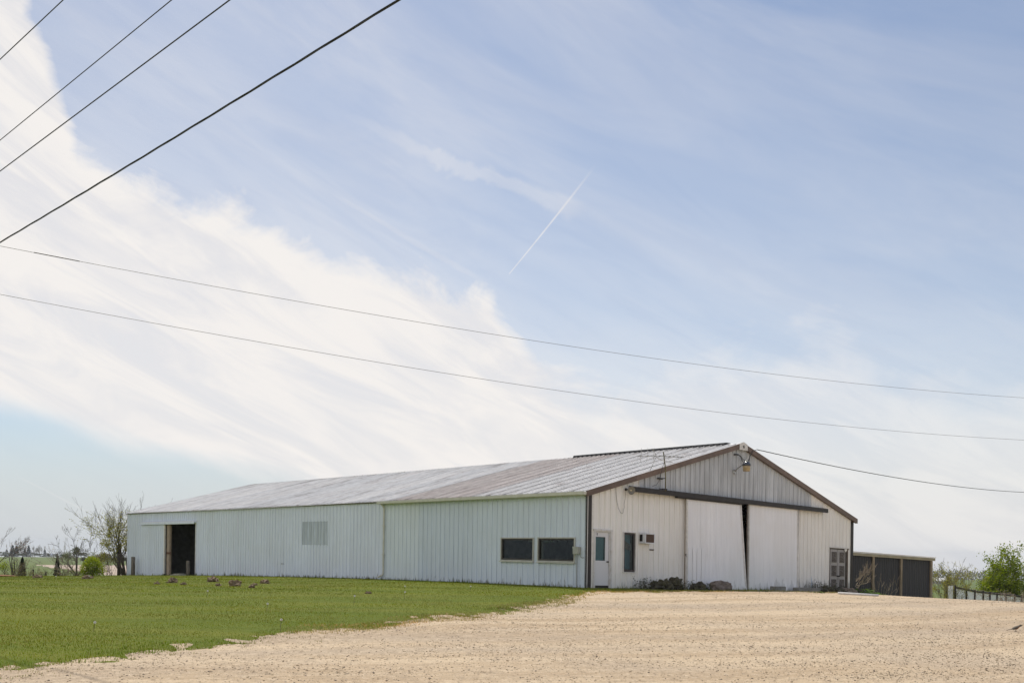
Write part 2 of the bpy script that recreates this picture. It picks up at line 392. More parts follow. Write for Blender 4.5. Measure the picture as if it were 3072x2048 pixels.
def fnoise(x, y, s, seed=0):
    """cheap vectorised value noise"""
    x = np.asarray(x) * s + seed * 17.3; y = np.asarray(y) * s - seed * 9.1
    xi = np.floor(x).astype(np.int64); yi = np.floor(y).astype(np.int64); fx = x - xi; fy = y - yi
    fx = fx * fx * (3 - 2 * fx); fy = fy * fy * (3 - 2 * fy)
    def h(a, b):
        n = (a * 374761393 + b * 668265263 + seed * 974711) & 0xffffffff; n = ((n ^ (n >> 13)) * 1274126177) & 0xffffffff
        return ((n ^ (n >> 16)) & 0xffff) / 65535.0
    return (h(xi, yi) * (1 - fx) + h(xi + 1, yi) * fx) * (1 - fy) + (h(xi, yi + 1) * (1 - fx) + h(xi + 1, yi + 1) * fx) * fy
def fbm(x, y, s, seed=0, o=4):
    t = 0; a = .5; k = 0
    for i in range(o): t = t + a * fnoise(x, y, s * 2 ** i, seed + i); k += a; a *= .5
    return t / k

def grass_ground(name, ca_, cb, cc, scale=.5, bump=.6, bs=30):
    m, B, p = newmat(name); g = B.node('ShaderNodeNewGeometry').outputs['Position']
    mp = B.node('ShaderNodeMapping'); mp.inputs['Scale'].default_value = (.5, 2.0, 1); mp.inputs['Rotation'].default_value = (0, 0, R(8)); B.l.new(g, mp.inputs[0])
    a = B.noise(mp.outputs[0], scale, 6, .6); b = B.noise(g, scale * 14, 6, .7); d = B.noise(g, scale * .35, 3, .5)
    c = B.mix(B.mr(a, .35, .65), ca_, cb); c = B.mix(B.mr(b, .45, .75, 0, .6), c, cc); c = B.mix(B.mr(d, .45, .7, 0, .35), c, cb)
    B.l.new(c, p.inputs['Base Color']); p.inputs['Roughness'].default_value = .9; p.inputs['Specular IOR Level'].default_value = .15
    bn = B.node('ShaderNodeBump'); bn.inputs['Strength'].default_value = bump; bn.inputs['Distance'].default_value = .05
    B.l.new(B.noise(g, bs, 5, .7), bn.inputs['Height']); B.l.new(bn.outputs[0], p.inputs['Normal'])
    return m
MT['lawn'] = grass_ground('lawn', (.115, .155, .012), (.17, .185, .02), (.08, .105, .010), .35)
MT['field'] = grass_ground('field', (.105, .150, .042), (.135, .165, .05), (.09, .125, .035), .02, .2, 3)
MT['tilled'] = grass_ground('tilled', (.42, .33, .26), (.50, .41, .33), (.34, .26, .20), .08, .4, 4)

def polar_terrain():
    az_f = np.arange(-46, 46.01, .3); az_b = np.arange(49, 311.1, 3.0)
    A = np.radians(np.concatenate([az_f, az_b])); na = len(A)
    rr = [0.8]
    while rr[-1] < 3200: rr.append(rr[-1] * (1.035 if rr[-1] < 120 else 1.06))
    Rr = np.array(rr); nr = len(Rr)
    X = np.outer(Rr, np.sin(A)); Y = np.outer(Rr, np.cos(A)); Z = terrain(X, Y)
    V = np.stack([X, Y, Z], -1).reshape(-1, 3)
    V = np.vstack([V, [[0, 0, tz(0, 0)]]])
    i, j = np.meshgrid(np.arange(nr - 1), np.arange(na), indexing='ij'); j2 = (j + 1) % na
    F = np.stack([i * na + j, i * na + j2, (i + 1) * na + j2, (i + 1) * na + j], -1).reshape(-1, 4)
    F = F[:, ::-1]
    fx = V[F].mean(1)
    u, v = uv_of(fx[:, 0], fx[:, 1]); rad = np.hypot(fx[:, 0], fx[:, 1]); azd = np.degrees(np.arctan2(fx[:, 0], fx[:, 1]))
    far = rad > 96
    wob = 12 * (fnoise(fx[:, 0], fx[:, 1], .02, 3) - .5)
    till_lo = np.interp(azd, [-40, -25.4, -23, -20, -10], [400, 285, 190, 112, 112]) + wob
    tl = far & (azd > -25.6) & (azd < -14) & (rad > till_lo) & (rad < 300 + wob)
    center = len(V) - 1
    fan = np.stack([np.arange(na), (np.arange(na) + 1) % na, np.full(na, center)], -1)[:, ::-1]
    for nm, mask, mat, lab in (('lawn', ~far, MT['lawn'], 'mown green lawn around the barn'), ('field', far & ~tl, MT['field'], 'green farm fields stretching to the horizon'), ('tilled_field', tl, MT['tilled'], 'bare tilled strip of field behind the bushes')):
        Fm = F[mask]; used, inv = np.unique(Fm, return_inverse=True)
        me = np_mesh(nm, V[used], inv.reshape(Fm.shape))
        o = link(nm, me, mat, smooth=True); tag(o, lab, None, None, 'structure')
polar_terrain()

# ------------------------------------------------------------------ gravel yard
def gravel_mat():
    m, B, p = newmat('gravel'); g = B.node('ShaderNodeNewGeometry').outputs['Position']
    sx = B.node('ShaderNodeSeparateXYZ'); B.l.new(g, sx.inputs[0]); gx, gy = sx.outputs[0], sx.outputs[1]
    # wheel tracks sweep round the yard: distance from a far turning centre
    rad = B.m('SQRT', B.m('ADD', B.m('POWER', B.m('ADD', gx, 14.0), 2.0), B.m('POWER', B.m('SUBTRACT', gy, 62.0), 2.0)))
    tv = B.vec(B.m('MULTIPLY', rad, .62), B.m('MULTIPLY', gx, .06), 0.0)
    tracks = B.noise(tv, 1.0, 5, .65, .4); tracks2 = B.noise(tv, .45, 3, .5)
    big = B.noise(g, .22, 4, .55); mid = B.noise(g, 2.4, 6, .7); fine = B.noise(g, 42, 3, .7); fine2 = B.noise(g, 17, 4, .7); fine3 = B.noise(g, 8, 4, .7)
    c = B.mix(B.mr(tracks, .41, .59), (.51, .38, .245), (.67, .525, .355))
    c = B.mix(B.mr(tracks2, .50, .62, 0, .5), c, (.46, .375, .285))
    c = B.mix(B.mr(big, .46, .66, 0, .5), c, (.48, .39, .295))
    c = B.mix(B.mr(mid, .48, .72, 0, .5), c, (.44, .345, .245))
    c = B.mix(B.mr(fine3, .52, .62, 0, .55), c, (.73, .59, .42))
    c = B.mix(B.mr(fine3, .46, .38, 0, .35), c, (.38, .30, .22))
    c = B.mix(B.mr(B.noise(B.vec(B.m('MULTIPLY', gx, 14.0), B.m('MULTIPLY', gy, 3.0), 0.0), 1.0, 4, .7), .55, .66, 0, .38), c, (.36, .285, .21))
    c = B.mix(B.mr(fine, .54, .66, 0, .6), c, (.25, .195, .14))
    c = B.mix(B.mr(fine2, .58, .68, 0, .55), c, (.68, .56, .42))
    B.l.new(c, p.inputs['Base Color']); p.inputs['Roughness'].default_value = .95; p.inputs['Specular IOR Level'].default_value = .1
    hh = B.m('ADD', B.m('MULTIPLY', fine, .5), B.m('ADD', fine2, B.m('MULTIPLY', mid, 1.5)))
    bn = B.node('ShaderNodeBump'); bn.inputs['Strength'].default_value = .9; bn.inputs['Distance'].default_value = .03
    B.l.new(hh, bn.inputs['Height']); B.l.new(bn.outputs[0], p.inputs['Normal'])
    return m
MT['gravel'] = gravel_mat()
def gravel_z(x, y):
    d = edge_dist(x, y) + 1.3 * (fbm(x, y, .9, 5) - .5) + 1.1 * (fnoise(x, y, 4.3, 9) - .5) + .6 * (fnoise(x, y, 9, 19) - .5)
    rut = .003 * np.sin((np.asarray(y) * .97 - np.asarray(x) * .2) * 1.7 + 2 * fnoise(x, y, .2, 2))
    return terrain(x, y) + np.clip(d * .055, -.10, .045) + rut * np.clip(d, 0, 1)
def driveway():
    az_f = np.arange(-40, 44.01, .22); az_b = np.arange(48, 320, 4.0); A = np.radians(np.concatenate([az_f, az_b])); na = len(A)
    rr = [1.0]
    while rr[-1] < 62: rr.append(rr[-1] * 1.018)
    Rr = np.array(rr); nr = len(Rr)
    X = np.outer(Rr, np.sin(A)); Y = np.outer(Rr, np.cos(A)); Z = gravel_z(X, Y); d = edge_dist(X, Y).ravel()
    V = np.stack([X, Y, Z], -1).reshape(-1, 3)
    i, j = np.meshgrid(np.arange(nr - 1), np.arange(na), indexing='ij'); j2 = (j + 1) % na
    F = np.stack([(i + 1) * na + j, (i + 1) * na + j2, i * na + j2, i * na + j], -1).reshape(-1, 4)
    F = F[(d[F] > -2.0).all(1)]
    used, inv = np.unique(F, return_inverse=True)
    o = link('driveway', np_mesh('driveway', V[used], inv.reshape(F.shape)), MT['gravel'], smooth=True)
    tag(o, 'wide tan gravel yard in front of the barn', None, None, 'structure')
driveway()

# ================================================================== the barn
WID, LEN, HE, HR = 18.29, 44.09, 3.437, 6.067
barn = empty('barn', (X0, Y0, ZB), math.pi / 2 - TH, label='long white metal pole barn with a low gable roof', cat='barn')
def bw(u, v, z): return Vector((X0 + u * UX + v * VX, Y0 + u * UY + v * VY, ZB + z - KU * u))
def B_(mb, name, mat, parent=None, smooth=False): return mb.build(name, mat, parent or barn, None, smooth, KU)
def base_z(v): return -.88 * (max(v, 0) / 44) ** 1.7 - .14
def rake(u): return HE + (HR - HE) * (1 - abs(u - WID / 2) / (WID / 2))
RIB = [(0, 0), (.008, .032), (.034, .032), (.042, 0), (.128, 0), (.134, .005), (.146, .005), (.152, 0), (.214, 0), (.220, .005), (.232, .005), (.238, 0)]
def cuts(a0, a1, period, prof, origin=0.0):
    out = []; k = math.floor((a0 - origin) / period) - 1
    pts = []
    while origin + k * period < a1 + period:
        pts += [(origin + k * period + a, d) for a, d in prof]; k += 1
    def dep(a):
        for (p, q) in zip(pts, pts[1:]):
            if p[0] <= a <= q[0]: return p[1] + (q[1] - p[1]) * (a - p[0]) / max(q[0] - p[0], 1e-9)
        return 0
    out = [(a0, dep(a0))] + [p for p in pts if a0 + 1e-5 < p[0] < a1 - 1e-5] + [(a1, dep(a1))]
    return out
def sheet(a0, a1, lo, hi, mapf, period=.3048, prof=RIB, origin=0.0, rows=1, bend=None):
    c = cuts(a0, a1, period, prof, origin); mb = MB(); n = len(c)
    for r in range(rows + 1):
        t = r / rows
        for a, d in c:
            z = lo(a) + (hi(a) - lo(a)) * t
            dd = d + (bend(a, z) if bend else 0); mb.v.append(mapf(a, dd, z))
    for r in range(rows):
        for k in range(n - 1): mb.f.append((r * n + k, r * n + k + 1, (r + 1) * n + k + 1, (r + 1) * n + k)); mb.mi.append(0)
    return mb
side_map = lambda a, d, z: (-d, a, z)
gab_map = lambda a, d, z: (a, -d, z)

# --- framing that carries the sheets (also what shows through the open doorway)
fr = MB()
for z in (.35, 1.05, 1.75, 2.45, 3.15):
    segs = [(.1, 32.8), (37.2, LEN - .1)] if z < 2.5 else [(.1, LEN - .1)]
    if 0.6 < z < 1.9: segs = [(4.8, 32.8), (37.2, LEN - .1)]
    for s0, s1 in segs: fr.box(.03, s0, z - .07, .07, s1, z + .07)
for k in range(19):
    v = .1 + k * 2.44
    if 33 < v < 37.2: continue
    fr.box(.07, v - .07, base_z(v), .22, v + .07, HE - .12)
side_wall = B_(fr, 'side_wall', MT['wood_new'])
fr = MB()
for z in (.35, 1.05, 1.75, 2.45, 3.15):
    for s0, s1 in ((2.75, 5.4), (13.6, 16.1)): fr.box(s0, .03, z - .07, s1, .07, z + .07)
for z in (3.9, 4.6, 5.3):
    w = (HR - z - .15) / ((HR - HE) / (WID / 2)); fr.box(WID / 2 - w, .03, z - .07, WID / 2 + w, .07, z + .07)
for u in (2.7, 5.4, 13.62, 16.05, 18.1): fr.box(u - .07, .07, -.2, u + .07, .22, rake(u) - .25)
gable_wall = B_(fr, 'gable_wall', MT['wood_new'])
rm = MB()
for k in range(9):
    u0 = .3 + k * 1.08
    for vv in (0,): rm.box(u0 - .02, .15, rake(u0) - .16, u0 + .02, LEN - .15, rake(u0) - .03); rm.box(WID - u0 - .02, .15, rake(u0) - .16, WID - u0 + .02, LEN - .15, rake(u0) - .03)
for k in range(10):
    v = 4.9 + k * 4.3
    rm.bar((.2, v, HE - .22), (WID - .2, v, HE - .22), .05, .18); rm.bar((.3, v, HE - .1), (WID / 2, v, HR - .3), .05, .16); rm.bar((WID - .3, v, HE - .1), (WID / 2, v, HR - .3), .05, .16)
roof = B_(rm, 'roof', MT['wood_dark'])
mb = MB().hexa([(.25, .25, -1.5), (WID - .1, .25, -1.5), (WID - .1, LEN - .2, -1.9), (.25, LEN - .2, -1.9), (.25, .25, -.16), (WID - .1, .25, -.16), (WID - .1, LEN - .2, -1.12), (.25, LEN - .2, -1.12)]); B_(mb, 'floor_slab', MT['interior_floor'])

# --- long side wall: one object per sheet, sheets are three ribs wide
openings = [(32.9, 37.42, -2.0, 2.60), (2.747, 4.638, .889, 1.79), (.545, 2.516, .895, 1.798)]
def split(a0, a1, lo, hi, ops):
    """pieces of one sheet left over round rectangular openings"""
    xs = sorted({a0, a1, *[o[0] for o in ops if a0 < o[0] < a1], *[o[1] for o in ops if a0 < o[1] < a1]})
    res = []
    for x0, x1 in zip(xs, xs[1:]):
        if x1 - x0 < .004: continue
        m = (x0 + x1) / 2; zs = sorted((o[2], o[3]) for o in ops if o[0] < m < o[1])
        parts = []; cur = None
        for z0, z1 in zs:
            parts.append((cur, z0)); cur = z1
        parts.append((cur, None))
        for p0, p1 in parts:
            l = lo if p0 is None else (lambda a, q=p0: q); h = hi if p1 is None else (lambda a, q=p1: q)
            if h(m) - l(m) > .02: res.append((x0, x1, l, h))
    # merge neighbouring full strips
    return res
NP = 48; PW = LEN / NP
random.seed(4)
for k in range(NP):
    a0, a1 = k * PW, (k + 1) * PW
    mat = MT['mint_siding'] if a1 < 10.7 else MT['pale_siding'] if a1 < 13.0 else MT['white_siding']
    if any(abs((a0 + a1) / 2 - q) < PW * .5 for q in (18.45, 19.4)): ops = openings + [(17.70, 20.13, 1.413, 2.579)]
    else: ops = openings + [(17.70, 20.13, 1.413, 2.579)]
    for x0, x1, l, h in split(a0, a1, base_z, lambda a: HE - .03, ops):
        B_(sheet(x0, x1, l, h, side_map, PW / 3, origin=0.0), 'siding_panel', mat, side_wall)
# grey galvanised sheets closing the old window opening
for a0, a1 in ((17.66, 18.33), (18.33, 18.95), (18.95, 19.62), (19.62, 20.17)):
    B_(sheet(a0, a1, lambda a: 1.39, lambda a: 2.60, lambda a, d, z: (-d + .006, a, z), .31, [(0, 0), (.012, .03), (.03, .03), (.042, 0)], origin=a0), 'patch_panel', MT['patch_siding'], side_wall)
B_(MB().box(-.02, -.0, -.30, .0, 12.6, -.145), 'skirt_board', MT['wood_dark'], side_wall)
B_(MB().box(-.026, 22.0, .392, -.004, 22.28, .418), 'siding_tear', MT['black'], side_wall)
# --- gable wall
gable_ops = [(5.56, 13.55, -2, 3.72), (.33, 1.28, -2, 2.12), (1.923, 2.608, .583, 2.091), (2.84, 3.36, 1.71, 2.07), (16.187, 17.898, -2, 2.032)]
for k in range(20):
    a0, a1 = k * .9144, min((k + 1) * .9144, WID)
    # lower course, up to the door track line or to the rake
    ops = list(gable_ops) + [(2.786, 14.597, 3.72, 9)]
    for x0, x1, l, h in split(a0, a1, lambda a: -.20, lambda a: rake(a) - .05, ops):
        B_(sheet(x0, x1, l, h, gab_map), 'siding_panel', MT['cream_siding'], gable_wall)
a = 2.786; k = 0
while a < 14.59:
    b = min(a + .9144, 14.597)
    B_(sheet(a, b, lambda q: 3.70, lambda q: rake(q) - .05, gab_map, origin=2.786), 'gable_panel', MT['grey_siding'], gable_wall); a = b
# sheet with its lower corner kicked outwards
mbt = MB(); mbt.quad([(14.63, -.03, -.15), (14.66, -.24, -.15), (14.645, -.028, .69)]).quad([(14.66, -.24, -.15), (14.86, -.03, -.15), (14.645, -.028, .69)])
B_(mbt, 'bent_flashing', MT['mint_siding'], gable_wall)
# rear and far walls, back slope: closed shell
B_(MB().box(WID - .05, .05, -1.3, WID, LEN, HE - .02), 'rear_wall', MT['far_wall'])
mb = MB(); mb.quad([(0.06, LEN - .02, -1.3), (WID - .05, LEN - .02, -1.3), (WID - .05, LEN - .02, HE - .05), (WID / 2, LEN - .02, HR - .05), (0.06, LEN - .02, HE - .05)]); B_(mb, 'far_gable_wall', MT['far_wall'])
# --- roof sheets
SL = (HR - HE) / (WID / 2)
OVE, OVG = .16, .14                                    # eave and gable overhang
def roof_map(side):
    nrm = Vector((-SL, 0, 1)).normalized()
    if side > 0: return lambda a, d, b: (b + nrm.x * d, a, HE + .02 + SL * b + nrm.z * d)
    return lambda a, d, b: (WID - b - nrm.x * d, a, HE + .02 + SL * b + nrm.z * d)
RROOF = [(0, 0), (.008, .056), (.044, .056), (.052, 0), (.125, 0), (.131, .006), (.145, .006), (.151, 0), (.214, 0), (.220, .006), (.234, .006), (.240, 0)]
r0, r1 = -OVG, LEN + .12; NR = 48; RW = (r1 - r0) / NR
random.seed(11)
for k in range(NR):
    a0, a1 = r0 + k * RW, r0 + (k + 1) * RW; mid = (a0 + a1) / 2
    sag = (lambda v: -.05 * math.sin(math.pi * max(0, min(1, (v - 12) / 32)))**2)
    mp_ = roof_map(1); mpr = (lambda a, d, b, s=sag: (lambda q: (q[0], q[1], q[2] + s(a)))(mp_(a, d, b)))
    if mid < 6.6: low = up_ = MT['roof_light']
    elif mid < 11.9: low = up_ = MT['roof_brown']
    else:
        low = random.choice([MT['roof_mid'], MT['roof_mid'], MT['roof_light']]); up_ = low
    if mid < 11.9:
        B_(sheet(a0, a1 + .012, lambda a: -OVE, lambda a: WID / 2, lambda a, d, b, f=mpr: f(a, d, b), RW / 3, RROOF, r0), 'roof_panel', low, roof)
    else:
        B_(sheet(a0, a1, lambda a: -OVE, lambda a: 7.05, mpr, RW / 3, RROOF, r0), 'roof_panel', low, roof)
        B_(sheet(a0, a1, lambda a: 6.9, lambda a: WID / 2, lambda a, d, b, f=mpr: f(a, d + .006, b), RW / 3, RROOF, r0), 'roof_panel', up_, roof)
mp_ = roof_map(-1)
B_(sheet(r0, r1, lambda a: -OVE, lambda a: WID / 2, mp_, RW / 3, RROOF, r0), 'back_slope', MT['roof_mid'], roof)
for v0, v1 in ((-.1, .6), (9.7, 16), (16, 22.5), (22.5, 29), (29, 36), (36, LEN + .12)):
    mb = MB(); s_ = lambda v: -.05 * math.sin(math.pi * max(0, min(1, (v - 12) / 32)))**2
    z = HR + .065
    for sg in (-1, 1):
        for n_ in range(4):
            w0, w1 = v0 + (v1 - v0) * n_ / 4, v0 + (v1 - v0) * (n_ + 1) / 4
            mb.quad([(WID / 2, w0, z + s_(w0)), (WID / 2 + sg * .17, w0, z - .055 + s_(w0)), (WID / 2 + sg * .17, w1, z - .055 + s_(w1)), (WID / 2, w1, z + s_(w1))])
    B_(mb, 'ridge_cap', MT['roof_mid'], roof)
mb = MB()
mb.hexa([(WID / 2 - .2, .6, HR), (WID / 2 + .2, .6, HR), (WID / 2 + .2, 9.7, HR), (WID / 2 - .2, 9.7, HR), (WID / 2 - .14, .6, HR + .12), (WID / 2 + .14, .6, HR + .12), (WID / 2 + .14, 9.7, HR + .12), (WID / 2 - .14, 9.7, HR + .12)])
for k in range(31): mb.box(WID / 2 - .215, .62 + k * .3, HR + .0, WID / 2 - .14, .66 + k * .3, HR + .085)
B_(mb, 'ridge_vent', MT['black_vent'], roof)
# --- trims
def rake_piece(u0, u1, name='rake_trim', mat='brown_trim', h=.21):
    mb = MB(); z0, z1 = rake(u0) + .07, rake(u1) + .07; y0, y1 = -OVG - .02, -.022
    mb.hexa([(u0, y0, z0 - h), (u1, y0, z1 - h), (u1, y0 + .03, z1 - h), (u0, y0 + .03, z0 - h), (u0, y0, z0), (u1, y0, z1), (u1, y0 + .03, z1), (u0, y0 + .03, z0)])
    mb.hexa([(u0, y0 + .03, z0 - h), (u1, y0 + .03, z1 - h), (u1, y1, z1 - h), (u0, y1, z0 - h), (u0, y0 + .03, z0 - h + .02), (u1, y0 + .03, z1 - h + .02), (u1, y1, z1 - h + .02), (u0, y1, z0 - h + .02)])
    return B_(mb, name, MT[mat])
for u0, u1 in ((-.17, 2.437), (2.445, 4.895), (4.903, 7.578), (7.586, 8.87), (9.43, 12.1), (12.108, 14.9), (14.908, WID + .17)): rake_piece(u0, u1)
mb = MB(); y0 = -OVG - .035
mb.quad([(8.87, y0, rake(8.87) - .16), (9.43, y0, rake(9.43) - .16), (9.43, y0, rake(9.43) + .09), (9.15, y0, HR + .10), (8.87, y0, rake(8.87) + .09)])
mb.quad([(8.87, -.02, rake(8.87) - .16), (8.87, -.02, rake(8.87) + .06), (8.87, y0, rake(8.87) + .09), (8.87, y0, rake(8.87) - .16)])
mb.quad([(9.43, -.02, rake(9.43) - .16), (9.43, y0, rake(9.43) - .16), (9.43, y0, rake(9.43) + .09), (9.43, -.02, rake(9.43) + .06)])
pk = B_(mb, 'peak_cap', MT['white_paint'])
mb = MB()
for a in range(5):
    an = math.pi / 2 + a * 2 * math.pi / 5; mb.bar((9.15, y0 - .006, HR - .10), (9.15 + .07 * math.cos(an), y0 - .006, HR - .10 + .07 * math.sin(an)), .016, .02, (0, 1, 0))
B_(mb, 'star_ornament', MT['black'], pk)
B_(MB().box(-.032, -.030, -.28, .225, .003, HE - .02).box(-.032, .003, -.28, -.022, .045, HE - .02), 'corner_trim', MT['dark_brown'])
B_(MB().box(18.10, -.030, -.42, WID + .03, .003, HE - .02).box(WID + .002, .003, -.42, WID + .03, .12, HE - .02), 'corner_trim', MT['dark_brown'])
B_(MB().box(.228, -.027, -.2, .325, -.003, HE - .0), 'trim_strip', MT['white_paint'])
# gutter with its downspout
mb = MB()
gx = -OVE - .03
mb.hexa([(gx - .10, -.12, HE - .13), (gx + .02, -.12, HE - .13), (gx + .02, 12.97, HE - .15), (gx - .10, 12.97, HE - .15), (gx - .12, -.12, HE - .115), (gx + .02, -.12, HE - .115), (gx + .02, 12.97, HE - .135), (gx - .12, 12.97, HE - .135)])
mb.hexa([(gx - .12, -.12, HE - .115), (gx - .105, -.12, HE - .115), (gx - .105, 12.97, HE - .135), (gx - .12, 12.97, HE - .135), (gx - .13, -.12, HE - .01), (gx - .115, -.12, HE - .01), (gx - .115, 12.97, HE - .03), (gx - .13, 12.97, HE - .03)])
mb.box(gx + .021, -.1, HE - .14, -.03, 12.9, HE - .09)
mb.box(gx - .12, -.14, HE - .12, gx + .03, -.122, HE - .015); mb.box(gx - .12, 12.972, HE - .14, gx + .03, 12.985, HE - .03)
B_(mb, 'gutter', MT['cream_gutter'])
mb = MB(); mb.tube([(gx - .04, 12.72, HE - .13), (-.1, 12.72, HE - .26), (-.07, 12.72, HE - .34), (-.07, 12.72, .17), (-.09, 12.74, .09), (-.2, 12.95, -.02)], .042, 8)
mb.box(-.12, 12.64, 2.3, -.02, 12.80, 2.33).box(-.12, 12.64, 1.0, -.02, 12.80, 1.03)
B_(mb, 'downspout', MT['cream_gutter'])
for v0, v1 in ((13.0, 28.5), (28.505, LEN + .1)):
    B_(MB().hexa([(-.10, v0, HE - .07), (-.05, v0, HE - .07), (-.05, v1, HE - .07), (-.10, v1, HE - .07), (-.10, v0, HE - .03), (-.05, v0, HE - .03), (-.05, v1, HE - .03), (-.10, v1, HE - .03)]), 'eave_trim', MT['wood_grey'])
# --- big sliding doors on the gable
ta, tb = 2.19, 15.6; mb = MB(); mb.box(ta, -.27, 3.62, tb, -.036, 3.66).box(ta, -.29, 3.58, tb, -.27, 3.765); mb.hexa([(ta, -.27, 3.745), (tb, -.27, 3.745), (tb, -.036, 3.79), (ta, -.036, 3.79), (ta, -.27, 3.765), (tb, -.27, 3.765), (tb, -.036, 3.81), (ta, -.036, 3.81)])
trk = B_(mb, 'door_track', MT['dark_brown'])
B_(MB().box(4.8, -.24, 3.53, 9.1, -.10, 3.615), 'track_rail', MT['dark_brown'], trk)
B_(MB().box(5.565, -.02, -.15, 5.62, .10, 3.62).box(13.53, -.02, -.15, 13.62, .12, 3.62), 'door_jamb', MT['wood_dark'])
CORR = [(0, .000), (.011, .006), (.0225, .013), (.034, .006), (.045, .000), (.056, -.006), (.0675, -.007), (.079, -.005)]
def big_door(corner, sheets, flare, label, yoff):
    """corner: TL,TR,BR,BL in (u,z); sheets hang on a timber frame"""
    TL, TR, BR, BL = corner
    o = MB()
    def P(s, t):   # s across 0..1, t up 0..1
        b = (BL[0] + (BR[0] - BL[0]) * s, BL[1] + (BR[1] - BL[1]) * s); q = (TL[0] + (TR[0] - TL[0]) * s, TL[1] + (TR[1] - TL[1]) * s)
        return b[0] + (q[0] - b[0]) * t, b[1] + (q[1] - b[1]) * t
    def lean(s, t): return -flare * s * (1 - t)
    for t in (.03, .35, .68, .97):
        a, b = P(.005, t), P(.995, t); o.bar((a[0], yoff + .035 + lean(0, t), a[1]), (b[0], yoff + .035 + lean(1, t), b[1]), .04, .14)
    for s in (.012, .5, .988):
        a, b = P(s, .01), P(s, .99); o.bar((a[0], yoff + .06 + lean(s, 0), a[1]), (b[0], yoff + .06, b[1]), .09, .05, (0, 1, 0))
    d = B_(o, 'sliding_door', MT['wood_new']); d['label'] = label
    n = sheets; rng = random.Random(sheets * 7 + int(flare * 50))
    for k in range(n):
        s0, s1 = k / n, (k + 1) / n
        wid = (TR[0] - TL[0]) / n; c = cuts(0, wid + .03, .09, CORR, .01 * k); rows = 12; m_ = MB()
        curl0, curl1 = rng.uniform(0, .03), rng.uniform(.05, .14)
        for r in range(rows + 1):
            t = r / rows
            for a, dd in c:
                s = s0 + (s1 - s0) * a / wid; q = P(min(s, 1.0), t)
                e = max(0, 1 - t / .13); e2 = (a / wid)
                bend = -(curl0 * (1 - e2) + curl1 * e2 ** 3) * e ** 1.6
                m_.v.append((q[0] + .02 * e * e2 ** 3 * rng.uniform(.6, 1), yoff - .004 * k - dd + lean(s, t) + bend, q[1] + .02 * e * rng.uniform(-1, 1) * (r == 0)))
        nn = len(c)
        for r in range(rows):
            for i in range(nn - 1): m_.f.append((r * nn + i, r * nn + i + 1, (r + 1) * nn + i + 1, (r + 1) * nn + i)); m_.mi.append(0)
        B_(m_, 'door_sheet', MT['door_white'], d, smooth=True)
    m_ = MB()
    a, b = P(0, 1), P(1, 1); m_.bar((a[0], yoff - .03, a[1] - .02), (b[0], yoff - .03, b[1] - .02), .05, .05)
    for s in (0, 1):
        a, b = P(s, .02), P(s, 1); m_.bar((a[0], yoff - .02 + lean(s, 0) * .98, a[1]), (b[0], yoff - .02, b[1]), .06, .075, (0, 1, 0))
    B_(m_, 'edge_trim', MT['white_paint'], d)
    return d
d1 = big_door([(5.46, 3.59), (8.98, 3.59), (9.27, -.12), (5.50, -.09)], 4, .14, 'white corrugated sliding door hanging crooked, bottom swung out', -.14)
d2 = big_door([(9.61, 3.61), (13.27, 3.61), (13.34, -.10), (9.63, -.12)], 4, .02, 'white corrugated sliding door hanging straight', -.13)
for k in range(4):
    B_(sheet(5.57 + k * .268, 5.57 + (k + 1) * .268, lambda a: .18, lambda a: 1.62, lambda a, d, z: (a, -.165 - .012 * k - d, z), .268, [(0, 0), (.008, .014), (.022, .014), (.03, 0)], 5.57), 'patch_panel', MT['door_white'], d1)
B_(MB().bar((5.38, -.16, 1.36), (5.52, -.18, 1.35), .02, .03).tube([(5.40, -.17, 1.36), (5.40, -.2, 1.30), (5.42, -.2, 1.28)], .01, 5), 'latch', MT['bronze'], d1)
# --- entry door
ed = B_(MB().box(.43, -.005, .09, 1.15, .03, .99).box(.43, -.005, 1.85, 1.15, .03, 2.02).box(.43, -.005, .99, .446, .03, 1.85).box(.981, -.005, .99, 1.15, .03, 1.85), 'entry_door', MT['door_leaf'])
ed['label'] = 'white half-glazed entry door with chipped paint'
mb = MB().box(.330, -.075, -.05, .395, -.0, 2.12).box(1.20, -.075, -.05, 1.28, -.0, 2.12).box(.300, -.085, 2.07, 1.31, -.0, 2.125).box(.395, -.060, 2.035, 1.20, -.0, 2.069)
mb.box(.396, -.045, .0, .43, .06, 2.034).box(1.155, -.045, .0, 1.199, .06, 2.034).box(.431, -.04, 2.022, 1.154, .06, 2.034)
B_(mb, 'door_frame', MT['old_white'], ed)
B_(MB().box(.446, .008, .99, .981, .014, 1.85), 'pane', MT['glass'], ed)
B_(MB().box(.446, .08, .93, .981, .10, 1.90), 'blind', M('teal_blind', (.16, .26, .28), .7, var=.08, stretch=(20, 1, .5)), ed)
B_(MB().box(.40, -.02, -.20, 1.20, .06, .085).box(.34, -.22, -.30, 1.26, -.02, -.03), 'threshold', MT['dark_brown'], ed)
mb = MB().lathe([(.02, 0), (.024, .006), (.012, .012), (.012, .04), (.03, .05), (.034, .066), (.028, .08), (.01, .088)], (1.07, -.006, .955), (0, -1, 0), 12); B_(mb, 'knob', MT['bronze'], ed, True)
B_(MB().tube([(.515, -.02, 1.965), (.535, -.03, 1.975), (.54, -.03, 1.955), (.525, -.03, 1.935), (.515, -.03, 1.915), (.535, -.03, 1.905)], .009, 5), 'hook', MT['bronze'], ed)
